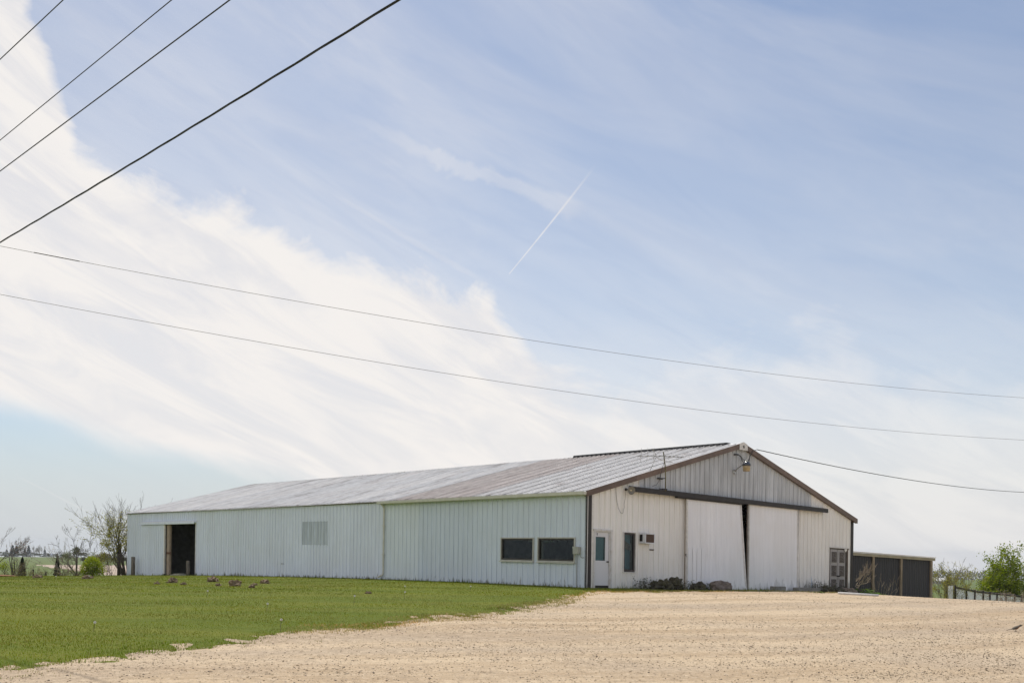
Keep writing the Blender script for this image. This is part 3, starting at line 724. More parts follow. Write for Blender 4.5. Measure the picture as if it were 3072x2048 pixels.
# --- narrow fixed window with a fallen curtain
def window(name, mapf, a0, a1, z0, z1, outer, sash, label, fw=.045, sw=.05):
    """mapf(a, out, z) ; outer frame + sash + pane"""
    def frame(a0, a1, z0, z1, w, o0, o1):
        m = MB()
        for (p, q, r, s) in ((a0, a1, z0, z0 + w), (a0, a1, z1 - w, z1), (a0, a0 + w, z0 + w, z1 - w), (a1 - w, a1, z0 + w, z1 - w)):
            m.hexa([mapf(p, o0, r), mapf(q, o0, r), mapf(q, o1, r), mapf(p, o1, r), mapf(p, o0, s), mapf(q, o0, s), mapf(q, o1, s), mapf(p, o1, s)])
        return m
    w = B_(frame(a0 - .005, a1 + .005, z0 - .005, z1 + .005, fw, -.06, .055), name, outer); w['label'] = label
    B_(frame(a0 + fw, a1 - fw, z0 + fw, z1 - fw, sw, -.055, .015), 'sash', sash, w)
    i = fw + sw; m = MB(); m.hexa([mapf(a0 + i, -.03, z0 + i), mapf(a1 - i, -.03, z0 + i), mapf(a1 - i, -.024, z0 + i), mapf(a0 + i, -.024, z0 + i), mapf(a0 + i, -.03, z1 - i), mapf(a1 - i, -.03, z1 - i), mapf(a1 - i, -.024, z1 - i), mapf(a0 + i, -.024, z1 - i)])
    B_(m, 'pane', MT['glass'], w)
    return w
gm = lambda a, o, z: (a, -o, z); sm = lambda a, o, z: (-o, a, z)
MT['window_brown'] = M('window_brown', (.06, .05, .05), .5)
nw = window('window', gm, 1.923, 2.608, .583, 2.091, MT['white_paint'], MT['window_brown'], 'tall narrow brown framed window with a fallen curtain', .028, .075)
def cloth(pts_l, pts_r, y, name, mat, par, amp=.02):
    m = MB(); n = len(pts_l); k = 14
    for i in range(n):
        for j in range(k + 1):
            s = j / k; a = pts_l[i][0] + (pts_r[i][0] - pts_l[i][0]) * s; z = pts_l[i][1] + (pts_r[i][1] - pts_l[i][1]) * s
            m.v.append((a, y + amp * math.sin(s * 17 + i), z + .02 * math.sin(s * 9)))
    for i in range(n - 1):
        for j in range(k): m.f.append((i * (k + 1) + j, i * (k + 1) + j + 1, (i + 1) * (k + 1) + j + 1, (i + 1) * (k + 1) + j)); m.mi.append(0)
    return B_(m, name, mat, par, True)
tan = M('tan_cloth', (.22, .17, .13), .9, var=.35, stretch=(3, 3, 9), scale=4)
B_(MB().box(1.99, .20, .62, 2.55, .215, 2.05), 'blind', M('blue_blind', (.15, .25, .29), .7, var=.06), nw)
cloth([(1.98, 1.98), (2.0, 1.72), (2.06, 1.55)], [(2.55, 1.56), (2.55, 1.42), (2.5, 1.38)], .14, 'curtain', tan, nw)
cloth([(2.0, .80), (2.0, .70), (2.0, .62)], [(2.5, .68), (2.55, .65), (2.55, .62)], .14, 'curtain', tan, nw)
# --- two office windows on the long side
MT['alu'] = M('alu', (.50, .49, .44), .4, metal=.2, var=.08); MT['alu_dark'] = M('alu_dark', (.055, .048, .042), .45)
w1 = window('window', sm, 2.747, 4.638, .889, 1.79, MT['alu'], MT['alu_dark'], 'wide office window farther from the barn corner', .04, .055)
w2 = window('window', sm, .545, 2.516, .895, 1.798, MT['alu'], MT['alu_dark'], 'wide office window nearer the barn corner', .04, .055)
for w_, a0, a1 in ((w1, 2.747, 4.638), (w2, .545, 2.516)):
    B_(MB().box(-.10, a0 - .02, .845, -.0, a1 + .02, .882), 'sill', MT['alu'], w_)
# office room behind them
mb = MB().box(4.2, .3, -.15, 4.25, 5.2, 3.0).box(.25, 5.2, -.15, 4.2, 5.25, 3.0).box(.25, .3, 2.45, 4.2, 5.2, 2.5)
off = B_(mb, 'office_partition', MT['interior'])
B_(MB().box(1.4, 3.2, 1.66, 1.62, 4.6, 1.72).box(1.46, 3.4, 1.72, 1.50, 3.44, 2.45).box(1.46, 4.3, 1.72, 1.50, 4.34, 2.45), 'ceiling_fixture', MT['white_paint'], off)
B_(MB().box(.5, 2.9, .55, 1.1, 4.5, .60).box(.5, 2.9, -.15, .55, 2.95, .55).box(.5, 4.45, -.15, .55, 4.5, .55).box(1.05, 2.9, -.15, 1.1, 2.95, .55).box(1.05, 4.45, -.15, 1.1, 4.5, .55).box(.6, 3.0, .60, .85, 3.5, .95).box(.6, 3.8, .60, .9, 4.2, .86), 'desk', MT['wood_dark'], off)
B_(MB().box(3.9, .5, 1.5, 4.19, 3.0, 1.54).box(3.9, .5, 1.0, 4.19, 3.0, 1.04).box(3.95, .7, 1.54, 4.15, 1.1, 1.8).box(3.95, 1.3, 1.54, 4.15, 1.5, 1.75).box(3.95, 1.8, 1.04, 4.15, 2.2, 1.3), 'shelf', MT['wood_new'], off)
# --- carved double doors
MT['door_grey'] = M('door_grey', (.36, .345, .345), .6, var=.08, scale=5); MT['carve'] = M('carve', (.22, .20, .185), .55, var=.35, scale=20); MT['carve_back'] = M('carve_back', (.045, .037, .033), .6, var=.4, scale=12)
dd = empty('x'); bpy.data.objects.remove(dd)
fm = MB().box(16.187, -.04, -.3, 16.245, .08, 1.96).box(17.62, -.04, -.3, 17.78, .08, 1.96).box(16.187, -.05, 1.96, 17.898, .08, 2.035)
dframe = B_(fm, 'door_frame', MT['wood_dark'])
B_(MB().box(16.187, -.065, 2.005, 17.898, -.052, 2.045), 'drip_edge', MT['white_paint'], dframe)
B_(MB().box(17.80, -.015, -.35, 17.875, .03, 1.96), 'broken_trim', MT['brown_trim'], dframe)
B_(MB().box(17.45, -.08, 1.90, 17.66, -.053, 1.99).box(17.50, -.075, 1.85, 17.6, -.053, 1.90), 'torn_insulation', MT['white_paint'], dframe)
def ornate(u0, u1, lab):
    d = B_(MB().box(u0, -.02, -.25, u1, .02, 1.95), 'panelled_door', MT['door_grey']); d['label'] = lab
    uc = (u0 + u1) / 2 + .02; w = .20
    for zc in (1.58, .94, .30):
        m = MB(); m.box(uc - w, -.034, zc - .25, uc + w, -.021, zc + .25, 0)
        def ring(rx, rz, n, wob, rad, y, ph=0):
            pts = []
            for k in range(n * 4 + 1):
                a = 2 * math.pi * k / (n * 4) + ph; s = 1 + wob * math.cos(n * a); pts.append((uc + rx * s * math.cos(a), y, zc + rz * s * math.sin(a)))
            m.tube(pts, rad, 5, 1, False)
        ring(.105, .15, 8, .16, .016, -.040); ring(.05, .075, 6, .1, .014, -.044); ring(.155, .215, 12, .12, .011, -.038)
        m.lathe([(.0, -.01), (.028, .0), (.02, .016), (.002, .022)], (uc, -.036, zc), (0, -1, 0), 8, 1)
        for sx in (-1, 1):
            for sz in (-1, 1):
                cx, cz = uc + sx * .145, zc + sz * .19; pts = []
                for k in range(12):
                    a = k * .55; rr_ = .052 * (1 - k / 14); pts.append((cx + sx * rr_ * math.cos(a), -.038, cz + sz * rr_ * math.sin(a)))
                m.tube(pts, .010, 4, 1, False)
        for (x0, x1, z0, z1) in ((uc - w, uc + w, zc - .25, zc - .235), (uc - w, uc + w, zc + .235, zc + .25), (uc - w, uc - w + .012, zc - .235, zc + .235), (uc + w - .012, uc + w, zc - .235, zc + .235)): m.box(x0, -.048, z0, x1, -.0345, z1, 1)
        B_(m, 'carved_panel', [MT['carve_back'], MT['carve']], d)
    return d
o1 = ornate(16.25, 16.92, 'grey carved door leaf nearer the big sliding doors'); o2 = ornate(16.95, 17.615, 'grey carved door leaf nearer the barn corner')
for d, u in ((o1, 16.86), (o2, 17.02)):
    B_(MB().lathe([(.03, 0), (.03, .01), (.012, .014), (.012, .05), (.035, .06), (.03, .085), (.01, .09)], (u, -.02, .70), (0, -1, 0), 10), 'knob', MT['black'], d, True)
B_(MB().tube([(17.02, -.06, .66), (17.06, -.05, .60), (17.07, -.05, .48), (17.05, -.05, .38), (17.02, -.05, .50), (17.0, -.06, .64)], .006, 4), 'chain', MT['steel'], o2)
# --- sliding door of the far side opening
trk2 = B_(MB().box(-.19, 32.80, 2.69, -.022, 41.25, 2.76).box(-.20, 32.80, 2.60, -.175, 41.25, 2.69), 'door_track', MT['white_siding'])
sd = B_(MB().box(-.085, 37.47, -.72, -.045, 42.0, -.60).box(-.085, 37.47, 2.45, -.045, 42.0, 2.58).box(-.085, 37.47, .9, -.045, 42.0, 1.0).box(-.085, 37.47, -.6, -.046, 37.6, 2.45).box(-.085, 41.87, -.6, -.046, 42.0, 2.45), 'sliding_door', MT['wood_new'])
sd['label'] = 'white ribbed sliding door pushed open on the long side'
for k in range(5):
    a0 = 37.46 + k * .908
    B_(sheet(a0, a0 + .914, lambda a: -.80, lambda a: 2.585, lambda a, d, z: (-.088 - d, a, z), .3048, RIB, 37.46), 'door_sheet', MT['white_siding'], sd)
B_(MB().box(-.13, 37.36, -.55, -.04, 37.458, 2.60), 'edge_trim', MT['white_paint'], sd)
B_(MB().box(-.13, 37.36, -.78, -.03, 37.458, -.56), 'bottom_guide', MT['black'], sd)
B_(MB().box(-.015, 36.85, -1.0, .14, 37.25, 2.6).box(.02, 36.78, -1.0, .1, 36.85, 2.6), 'door_post', MT['wood_new'])
B_(MB().box(-.05, 36.6, .72, -.016, 37.2, .84).box(-.06, 36.55, .70, -.02, 36.62, .86), 'hasp', M('rusty', (.12, .05, .03), .8))
B_(MB().box(-.05, 32.84, -.75, .05, 32.90, 2.69), 'door_jamb', MT['white_paint'])
B_(MB().box(-.03, 32.6, 2.765, -.021, 41.4, 2.80), 'flashing', MT['white_paint'])

# ================================================================== things fixed to the barn
def Bt(mb, name, mat, root, smooth=False):        # part of a thing given in barn coordinates
    c = root['_c']; m2 = MB(); m2.f = mb.f; m2.mi = mb.mi
    m2.v = [tuple(bw(*p) - Vector(c)) for p in mb.v]
    return m2.build(name, mat, root, None, smooth)
def thing_at(name, u, v, z, label, cat, group=None):
    o = empty(name, bw(u, v, z), 0, label=label, cat=cat, group=group); o['_c'] = tuple(o.location); return o
# window air conditioner
ac = thing_at('air_conditioner', 3.10, -.15, 1.70, 'boxy white air conditioner with a rusty coil, sticking out of the gable wall', 'air conditioner')
MT['ac_white'] = M('ac_white', (.72, .74, .78), .45, var=.08, scale=6); MT['ac_coil'] = M('ac_coil', (.10, .065, .05), .8, col2=(.45, .38, .32), thr=(.64, .74), scale=22)
mb = MB().box(2.83, -.32, 1.70, 3.37, .25, 1.735).box(2.83, -.32, 2.045, 3.37, .25, 2.08).box(2.83, -.30, 1.735, 2.85, .25, 2.045).box(3.35, -.30, 1.735, 3.37, .25, 2.045)
mb.box(2.83, -.32, 1.735, 2.865, -.30, 2.045).box(3.335, -.32, 1.735, 3.37, -.30, 2.045)
Bt(mb, 'casing', MT['ac_white'], ac)
Bt(MB().box(2.866, -.31, 1.736, 3.334, -.29, 2.044), 'coil', MT['ac_coil'], ac)
mb = MB()
for k in range(7): mb.box(2.815, -.17, 1.79 + k * .032, 2.829, -.03, 1.806 + k * .032)
Bt(mb.box(2.822, -.18, 1.77, 2.8294, -.02, 2.03), 'side_louvre', MT['black'], ac)
mb = MB()
for (x0, x1, z0, z1) in ((2.80, 3.40, 2.081, 2.11), (2.80, 3.40, 1.67, 1.699), (2.80, 2.829, 1.699, 2.081), (3.371, 3.40, 1.699, 2.081)): mb.box(x0, -.045, z0, x1, -.0, z1)
Bt(mb, 'wall_collar', MT['white_paint'], ac)
vt = thing_at('vent_slot', 3.57, -.03, 1.46, 'small rusty slot in the siding under the air conditioner', 'vent'); Bt(MB().box(3.44, -.035, 1.455, 3.66, -.003, 1.485).box(3.43, -.045, 1.485, 3.67, -.003, 1.497), 'hood', M('rust_slot', (.05, .03, .02), .8), vt)
# electric box by the office window
eb = thing_at('electrical_box', -.03, .39, 1.19, 'grey electrical box beside the office window at the barn corner', 'electrical box')
MT['box_grey'] = M('box_grey', (.40, .41, .37), .5, var=.06)
Bt(MB().box(-.15, .262, 1.19, -.003, .535, 1.455), 'housing', MT['box_grey'], eb); Bt(MB().box(-.165, .255, 1.40, -.151, .545, 1.465).box(-.160, .27, 1.20, -.151, .53, 1.40), 'cover', MT['box_grey'], eb)
Bt(MB().tube([(-.05, .42, 1.19), (-.05, .42, -.2)], .016, 6), 'conduit', MT['mint_siding'], eb)
Bt(MB().tube([(-.08, .262, 1.24), (-.09, .20, 1.10), (-.07, .12, 1.06), (-.045, .05, 1.08)], .009, 5), 'cable', MT['wire_pale'], eb)
# yard light on its gooseneck
yl = thing_at('yard_light', 8.70, -.02, 4.90, 'gooseneck yard light with amber lens under the gable peak', 'lamp')
Bt(MB().box(8.60, -.07, 4.84, 8.80, -.022, 4.98).box(8.66, -.1, 4.80, 8.74, -.05, 4.84), 'bracket', MT['steel'], yl)
pts = [(8.72, -.05, 4.90), (8.70, -.20, 5.02), (8.66, -.40, 5.12), (8.60, -.58, 5.16), (8.54, -.70, 5.16)]
Bt(MB().tube(pts, .026, 8), 'arm', MT['steel'], yl, True)
MT['amber'] = M('amber', (.42, .32, .18), .25, var=.15, scale=8); MT['lamp_top'] = M('lamp_top', (.045, .05, .065), .18, var=.1, spec=.8)
Lc = (8.50, -.78, 5.02)
Bt(MB().lathe([(.17, .06), (.185, .09), (.15, .16), (.10, .21), (.07, .235), (.02, .24)], Lc, (0, 0, 1), 16), 'hood', MT['lamp_top'], yl, True)
Bt(MB().lathe([(.12, -.165), (.138, -.155), (.155, -.02), (.165, .055)], Lc, (0, 0, 1), 16), 'lens', MT['amber'], yl, True)
Bt(MB().lathe([(.04, .24), (.045, .25), (.045, .29), (.02, .30)], Lc, (0, 0, 1), 10), 'photocell', MT['cream_gutter'], yl, True)
# flood light near the left rake
fl = thing_at('flood_light', 2.05, -.02, 3.62, 'small bell shaped flood light left of the door track', 'lamp')
Bt(MB().lathe([(.05, 0), (.05, .03), (.02, .04), (.02, .12)], (2.02, -.02, 3.66), (0, -1, 0), 10).tube([(2.02, -.12, 3.66), (2.06, -.16, 3.65), (2.10, -.17, 3.63)], .025, 6), 'mount', MT['bronze'], fl, True)
Bt(MB().lathe([(.025, 0), (.04, .03), (.05, .07), (.10, .12), (.15, .15), (.155, .158), (.14, .152), (.04, .09), (.01, .08)], (2.08, -.16, 3.64), (-.30, -.92, -.16), 18), 'shade', M('shade_grey', (.20, .19, .165), .5), fl, True)
Bt(MB().lathe([(.01, 0), (.035, .02), (.03, .05), (.005, .06)], (2.065, -.22, 3.63), (-.30, -.92, -.16), 10), 'bulb', M('bulb', (.7, .62, .45), .2), fl, True)
Bt(MB().tube([(1.45, -.04, 3.84), (1.46, -.04, 3.55), (1.52, -.05, 3.2), (1.60, -.05, 2.95), (1.72, -.06, 2.78), (1.82, -.06, 2.76), (1.86, -.06, 2.80), (1.86, -.06, 2.90), (1.92, -.06, 2.98), (1.90, -.06, 3.10), (1.95, -.07, 3.3), (1.97, -.08, 3.62)], .007, 4), 'cable', MT['wire'], fl)
# aerial
an = thing_at('tv_antenna', 3.97, -.25, 3.74, 'old rooftop television antenna on a crooked mast over the gable', 'antenna')
MT['mast'] = M('mast', (.16, .145, .075), .7, var=.3, scale=9); MT['ant_al'] = M('ant_al', (.45, .44, .43), .4, metal=.5)
mast_pts = [(3.97, -.30, 3.74), (3.96, -.31, 4.2), (3.93, -.32, 4.6), (3.80, -.34, 5.08), (3.77, -.34, 5.21)]
Bt(MB().tube(mast_pts, .022, 7), 'mast', MT['mast'], an, True)
Bt(MB().bar((3.85, -.045, 4.22), (3.97, -.30, 4.22), .03, .03).bar((3.80, -.05, 4.22), (4.10, -.05, 4.22), .03, .05).bar((3.80, -.31, 3.80), (4.05, -.31, 3.80), .05, .05).bar((3.9, -.31, 3.80), (3.9, -.05, 3.83), .03, .03), 'bracket', MT['dark_brown'], an)
mb = MB(); bm = lambda s: Vector((2.15 + 2.75 * s, -.40, 4.88 + .30 * s - .12 * max(0, s - .45)))
mb.tube([bm(0), bm(.45), bm(1)], .014, 6); mb.tube([bm(.42) - Vector((0, 0, .06)), (3.75, -.38, 4.86), (4.3, -.36, 4.86)], .012, 5)
for s_ in (.07, .20, .33):
    c = bm(s_); mb.tube([c - Vector((0, .05, .20)), c + Vector((.04, -.05, .30))], .009, 4)
for s_ in (.10, .24, .38, .50, .60, .70, .79, .88, .97):
    c = bm(s_); mb.tube([c + Vector((-.30, -.30, -.02)), c + Vector((.30, .30, .02))], .008, 4); mb.box(c.x - .03, c.y - .03, c.z - .02, c.x + .03, c.y + .03, c.z + .025)
mb.tube([bm(.42), bm(.42) + Vector((-.28, .1, -.62))], .013, 5); mb.tube([bm(.42), bm(.42) + Vector((-.5, -.2, .22))], .009, 4); mb.tube([bm(.42), bm(.42) + Vector((-.45, -.2, -.12))], .009, 4)
Bt(mb, 'elements', MT['ant_al'], an)
Bt(MB().tube([(3.85, -.34, 4.85), (3.70, -.36, 4.6), (3.66, -.33, 4.35), (3.70, -.2, 4.1), (3.60, -.17, 3.95), (3.50, -.05, 3.90)], .010, 4), 'lead_wire', MT['wire'], an)
# service drop mast head with loops of cable
sh = thing_at('service_entrance', 8.76, -.03, 5.6, 'black service head with cable loops at the gable peak', 'cable')
Bt(MB().tube([(8.68, -.03, 5.61), (8.72, -.10, 5.61), (8.86, -.12, 5.61)], .03, 8), 'weatherhead', MT['black'], sh, True)
mb = MB()
for k in range(2):
    q = .10 * k
    mb.tube([(8.86, -.12, 5.61), (8.98, -.14, 5.58 - q * .4), (9.12, -.15, 5.45 - q), (9.32, -.16, 5.40 - q), (9.48, -.16, 5.42 - q), (9.55, -.16, 5.50 - q * .7), (9.62, -.17, 5.66 - q * .2), (9.78, -.2, 5.86), (9.98, -.25, 5.93)], .013, 5)
Bt(mb, 'loops', MT['wire'], sh, True)

# ================================================================== overhead wires
def wire(name, p, q, sag, rad, label, mat, group=None, twist=0, ext=(0, 0), n=60):
    p = Vector(p); q = Vector(q); d = q - p
    a, b = p - d * ext[0], q + d * ext[1]
    L = 1 + ext[0] + ext[1]
    def at(t):      # t 0..1 over the whole run
        s = -ext[0] + t * L
        P = p + d * s; P.z -= sag * 4 * s * (1 - s); return P
    root = None; mb = MB()
    if twist:
        side = Vector((-d.y, d.x, 0)).normalized()
        for st in range(3):
            pts = []
            N = n * 3
            for i in range(N + 1):
                t = i / N; c = at(t); an_ = t * L * d.length / twist * 2 * math.pi + st * 2.094
                pts.append(c + (side * math.cos(an_) + Vector((0, 0, 1)) * math.sin(an_)) * rad * 1.15)
            mb.tube(pts, rad, 5)
    else: mb.tube([at(i / n) for i in range(n + 1)], rad, 5)
    o = mb.build(name, mat, None, None, True); tag(o, label, 'wire', group)
    return o
H = 7.65
ov = 'overhead wires'
wire('power_line', (-6.3, 12.2, H), (-5.05, 10.98, H), 0, .006, 'thin wire cutting the extreme upper left corner of the sky', MT['wire'], ov, ext=(5.2, 12))
wire('power_line', (-7.5, 14.6, H), (-3.84, 10.95, H), .0, .006, 'second wire from the upper left corner, the thinner of a close pair', MT['wire'], ov, ext=(1.6, 4))
wire('power_line', (-8.2, 15.9, H), (-3.19, 10.93, H), .0, .008, 'third wire from the upper left corner, just above the thick cable', MT['wire'], ov, ext=(.8, 3))
wire('power_cable', (-10.2, 19.75, H), (-1.34, 10.9, H), .02, .0072, 'thick black twisted power cable crossing the upper left sky', MT['wire'], ov, twist=3.2, ext=(.15, 1.6))
wire('power_line', (-10.43, 20.2, H), (19.5, 37.7, H), .45, .0055, 'upper of two long thin wires sagging across the whole sky', MT['wire_pale'], ov, ext=(.04, .35), n=90)
wire('power_line', (-10.43, 20.2, H - .98), (19.5, 37.7, H - 1.6), .48, .0055, 'lower of two long thin wires sagging across the whole sky', MT['wire_pale'], ov, ext=(.04, .35), n=90)
tag(MB().tube([(-9.95, 20.48, H - .025), (-9.2, 20.92, H - .068)], .011, 6).build('splice_sleeve', MT['wire'], None), 'dark splice sleeve on the upper long wire at the left edge', 'sleeve')
a_ = bw(9.98, -.25, 5.93)
wire('service_cable', a_, (36, 70, 6.15), .32, .009, 'twisted service cable running right from the gable peak', MT['wire'], None, twist=2.0, ext=(0, .3), n=80)
# the pole these wires hang from stands just left of the picture
pole = empty('utility_pole', (-11.6, 20.6, tz(-11.6, 20.6)), 0, label='wooden utility pole at the left edge of the yard', cat='pole')
MB().tube([(0, 0, -.5), (0, 0, 4), (0, 0, 9.2)], [.17, .15, .12], 12).build('shaft', MT['wood_grey'], pole, None, True)
MB().bar((-1.6, -1.0, 7.25), (.1, .1, 7.25), .10, .12).build('crossarm', MT['wood_grey'], pole)
#VEG
# ================================================================== vegetation tools
def leaf_cloud(centers, size, cols, rng, flat=.0, aspect=.6):
    """one small folded quad per centre"""
    n = len(centers); c = np.asarray(centers, float)
    size = np.broadcast_to(size, (n,))
    d = rng.normal(size=(n, 3)); d[:, 2] *= (1 - flat); d /= np.linalg.norm(d, axis=1)[:, None] + 1e-9
    e = rng.normal(size=(n, 3)); e -= (e * d).sum(1)[:, None] * d; e /= np.linalg.norm(e, axis=1)[:, None] + 1e-9
    s = size[:, None]; p0 = c - d * s * .5; p1 = c + e * s * aspect * .5; p2 = c + d * s * .5; p3 = c - e * s * aspect * .5
    V = np.stack([p0, p1, p2, p3], 1).reshape(-1, 3); F = np.arange(n * 4).reshape(n, 4)
    return V, F, np.repeat(cols, 4, 0)
def pick_cols(n, pal, rng, jit=.18):
    pal = np.array(pal, float); c = pal[rng.integers(0, len(pal), n)] * (1 + jit * rng.normal(size=(n, 1))); return np.clip(c, .004, 1)
def grow(rng, base, dirn, length, rad, depth, spec, segs, tips):
    """recursive branch skeleton; segs gets (points, radii), tips gets (pos, dir, depth)"""
    p = np.array(base, float); d = np.array(dirn, float); d /= np.linalg.norm(d)
    k = spec.get('steps', 5); pts = [p.copy()]; rads = [rad]; dirs = [d.copy()]
    for i in range(k):
        d = d + rng.normal(size=3) * spec.get('wander', .12) + np.array([0, 0, spec.get('up', .04)]) + np.array(spec.get('lean', (0, 0, 0)))
        d /= np.linalg.norm(d); p = p + d * length / k; pts.append(p.copy()); dirs.append(d.copy())
        rads.append(max(rad * (1 - .75 * (i + 1) / k), spec.get('rmin', .003)))
    segs.append((pts, rads))
    if depth <= 0:
        for q, dd in zip(pts[1:], dirs[1:]): tips.append((q, dd, depth))
        return
    if depth == 1:
        for q, dd in zip(pts[2:], dirs[2:]): tips.append((q, dd, depth))
    nb = spec['n'][min(depth, len(spec['n']) - 1)]
    for b in range(nb):
        t = rng.uniform(spec.get('t0', .3), 1.0) if b else 1.0
        i = min(int(t * k), k); f = t * k - i
        q = pts[i] if i >= k else pts[i] + (pts[i + 1] - pts[i]) * f
        ax = rng.normal(size=3); ax -= ax.dot(dirs[i]) * dirs[i]; ax /= np.linalg.norm(ax) + 1e-9
        an_ = math.radians(rng.uniform(*spec.get('ang', (25, 55)))) if b else math.radians(rng.uniform(0, 15))
        nd = dirs[i] * math.cos(an_) + ax * math.sin(an_)
        grow(rng, q, nd, length * rng.uniform(*spec.get('ratio', (.55, .8))), max(rads[min(i, len(rads) - 1)] * .62, spec.get('rmin', .003)), depth - 1, spec, segs, tips)
def branches_mesh(segs, n_big=7, n_small=4):
    mb = MB()
    for pts, rads in segs: mb.tube(pts, rads, n_big if rads[0] > .03 else n_small, 0, False)
    return mb
def plant(name, x, y, label, cat, stems, spec, seed, leaf=None, bark='bark', group=None, z=None, wood='trunk', crown='crown', sink=.05):
    """stems: list of (offset xyz, direction, length, radius, depth); leaf: dict(n per tip, size, pal, spread)"""
    rng = np.random.default_rng(seed); z = tz(x, y) if z is None else z
    root = empty(name, (x, y, z), 0, label=label, cat=cat, group=group)
    segs = []; tips = []
    for off, d, L, r, dep in stems: grow(rng, np.array(off) - np.array([0, 0, sink]), d, L, r, dep, spec, segs, tips)
    branches_mesh(segs).build(wood, MT[bark], root, None, True)
    if leaf:
        P = np.array([t[0] for t in tips])
        if 'zmax' in leaf: P = P[P[:, 2] < leaf['zmax'] * rng.uniform(.35, 1.12, len(P))]
        idx = rng.integers(0, len(P), leaf['n']); C = P[idx] + rng.normal(size=(leaf['n'], 3)) * leaf['spread']
        V, F, cl = leaf_cloud(C, leaf['size'] * rng.uniform(.6, 1.3, leaf['n']), pick_cols(leaf['n'], leaf['pal'], rng), rng)
        link(crown, np_mesh(crown, V, F, cl), MT['leaf'], root)
    return root
def blob_crown(rng, lobes, n, size, pal, shell=.45):
    lobes = np.array(lobes, float); w = lobes[:, 3] * lobes[:, 4] * lobes[:, 5]; k = rng.choice(len(lobes), n, p=w / w.sum())
    d = rng.normal(size=(n, 3)); d /= np.linalg.norm(d, axis=1)[:, None]; r = rng.uniform(shell, 1.0, n) ** .6
    r *= 1 + .18 * np.sin(d[:, 0] * 7 + k) * np.cos(d[:, 2] * 6 + d[:, 1] * 5)
    C = lobes[k, :3] + d * r[:, None] * lobes[k, 3:6]
    return leaf_cloud(C, size * rng.uniform(.6, 1.4, n), pick_cols(n, pal, rng), rng)
def far_tree(name, x, y, h, w, label, pal, seed, n=500, cat='tree', group=None, trunk=.25, lobes_n=6, size=None):
    rng = np.random.default_rng(seed); root = empty(name, (x, y, tz(x, y)), 0, label=label, cat=cat, group=group)
    MB().tube([(0, 0, -.3), (.02 * h, 0, h * trunk), (0, .01 * h, h * .6)], [h * .03, h * .025, h * .01], 6).build('trunk', MT['bark'], root, None, True)
    lobes = []
    for i in range(lobes_n):
        a = rng.uniform(0, 6.28); rr = rng.uniform(0, .30) * w; zz = rng.uniform(trunk + .12, .82) * h
        lobes.append((rr * math.cos(a), rr * math.sin(a), zz, w * rng.uniform(.2, .34), w * rng.uniform(.2, .34), h * rng.uniform(.12, .2)))
    V, F, c = blob_crown(rng, lobes, n, size or w * .09, pal, .3)
    link('crown', np_mesh('crown', V, F, c), MT['leaf'], root); return root
def conifer(name, x, y, h, w, label, pal, seed, n=900, group=None, taper=1.0, size=None, ragged=.25, bare=.05):
    rng = np.random.default_rng(seed); root = empty(name, (x, y, tz(x, y)), 0, label=label, cat='tree', group=group)
    MB().tube([(0, 0, -.2), (0, 0, h * .5), (0, 0, h * .98)], [h * .022, h * .014, h * .003], 6).build('trunk', MT['bark'], root, None, True)
    t = rng.uniform(bare, 1, n) ** 1.15; layers = 1 + ragged * np.sin(t * 44) ; prof = np.where(t < .12, .55 + t * 3.7, 1.0) * (1 - t) ** taper + .03
    a = rng.uniform(0, 6.283, n); r = w * .5 * prof * layers * rng.uniform(.35, 1.0, n) ** .5 * (1 + .12 * np.sin(3 * a + seed))
    C = np.stack([r * np.cos(a), r * np.sin(a), t * h - .05 * r], -1)
    V, F, c = leaf_cloud(C, (size or w * .11) * rng.uniform(.6, 1.3, n), pick_cols(n, pal, rng), rng, .5)
    link('crown', np_mesh('crown', V, F, c), MT['needle'], root); return root

# ------------------------------------------------------------------ plants on the left, beyond the lawn
G_YEL = [(.27, .28, .045), (.34, .33, .06), (.22, .23, .04), (.36, .31, .08)]
G_BRT = [(.24, .31, .02), (.30, .36, .025), (.17, .23, .016), (.34, .37, .035)]
G_MID = [(.17, .225, .022), (.21, .26, .026), (.12, .165, .018), (.25, .28, .035)]
G_DRK = [(.018, .03, .014), (.028, .042, .018), (.012, .02, .010)]
SPR = [(.018, .035, .03), (.028, .05, .042), (.012, .024, .022)]
st = []
rs = np.random.default_rng(5)
for i in range(13):
    a = rs.uniform(0, 6.28); lean_ = rs.uniform(.15, .75); st.append(((.12 * math.cos(a), .12 * math.sin(a), 0), (-.50 + lean_ * math.cos(a), .15 + lean_ * math.sin(a) * .7, 1.25), rs.uniform(2.6, 3.5), .05, 3))
st.append(((0, 0, 0), (-.05, .15, 1.5), 3.3, .11, 3)); st.append(((.05, .1, 0), (.28, .25, 1.3), 3.5, .07, 3)); st.append(((.0, .1, 0), (.45, .3, 1.15), 3.4, .06, 3))
plant('budding_tree', -27.35, 70.2, 'tall budding tree with sparse yellow green leaves behind the barn corner', 'tree', st, dict(n=[0, 3, 4, 4], wander=.10, up=.03, ang=(18, 45), ratio=(.42, .62), t0=.3, rmin=.006), 21,
      dict(n=5600, size=.09, pal=G_YEL, spread=.08, zmax=4.3))
plant('corner_thicket', -27.7, 68.7, 'low leafy thicket at the foot of the budding tree', 'shrub', [((rs.normal() * .25, rs.normal() * .2, 0), (rs.normal() * .5 - .2, rs.normal() * .3, 1), 1.0, .015, 2) for i in range(16)],
      dict(n=[0, 3, 3], wander=.15, ang=(20, 60), ratio=(.4, .7), rmin=.004), 22, dict(n=700, size=.07, pal=G_YEL + [(.12, .08, .04)], spread=.08), 'twig')
rng = np.random.default_rng(8)
root = empty('round_bush', (-27.9, 66, tz(-27.9, 66)), 0, label='round bright lime green bush left of the barn', cat='bush')
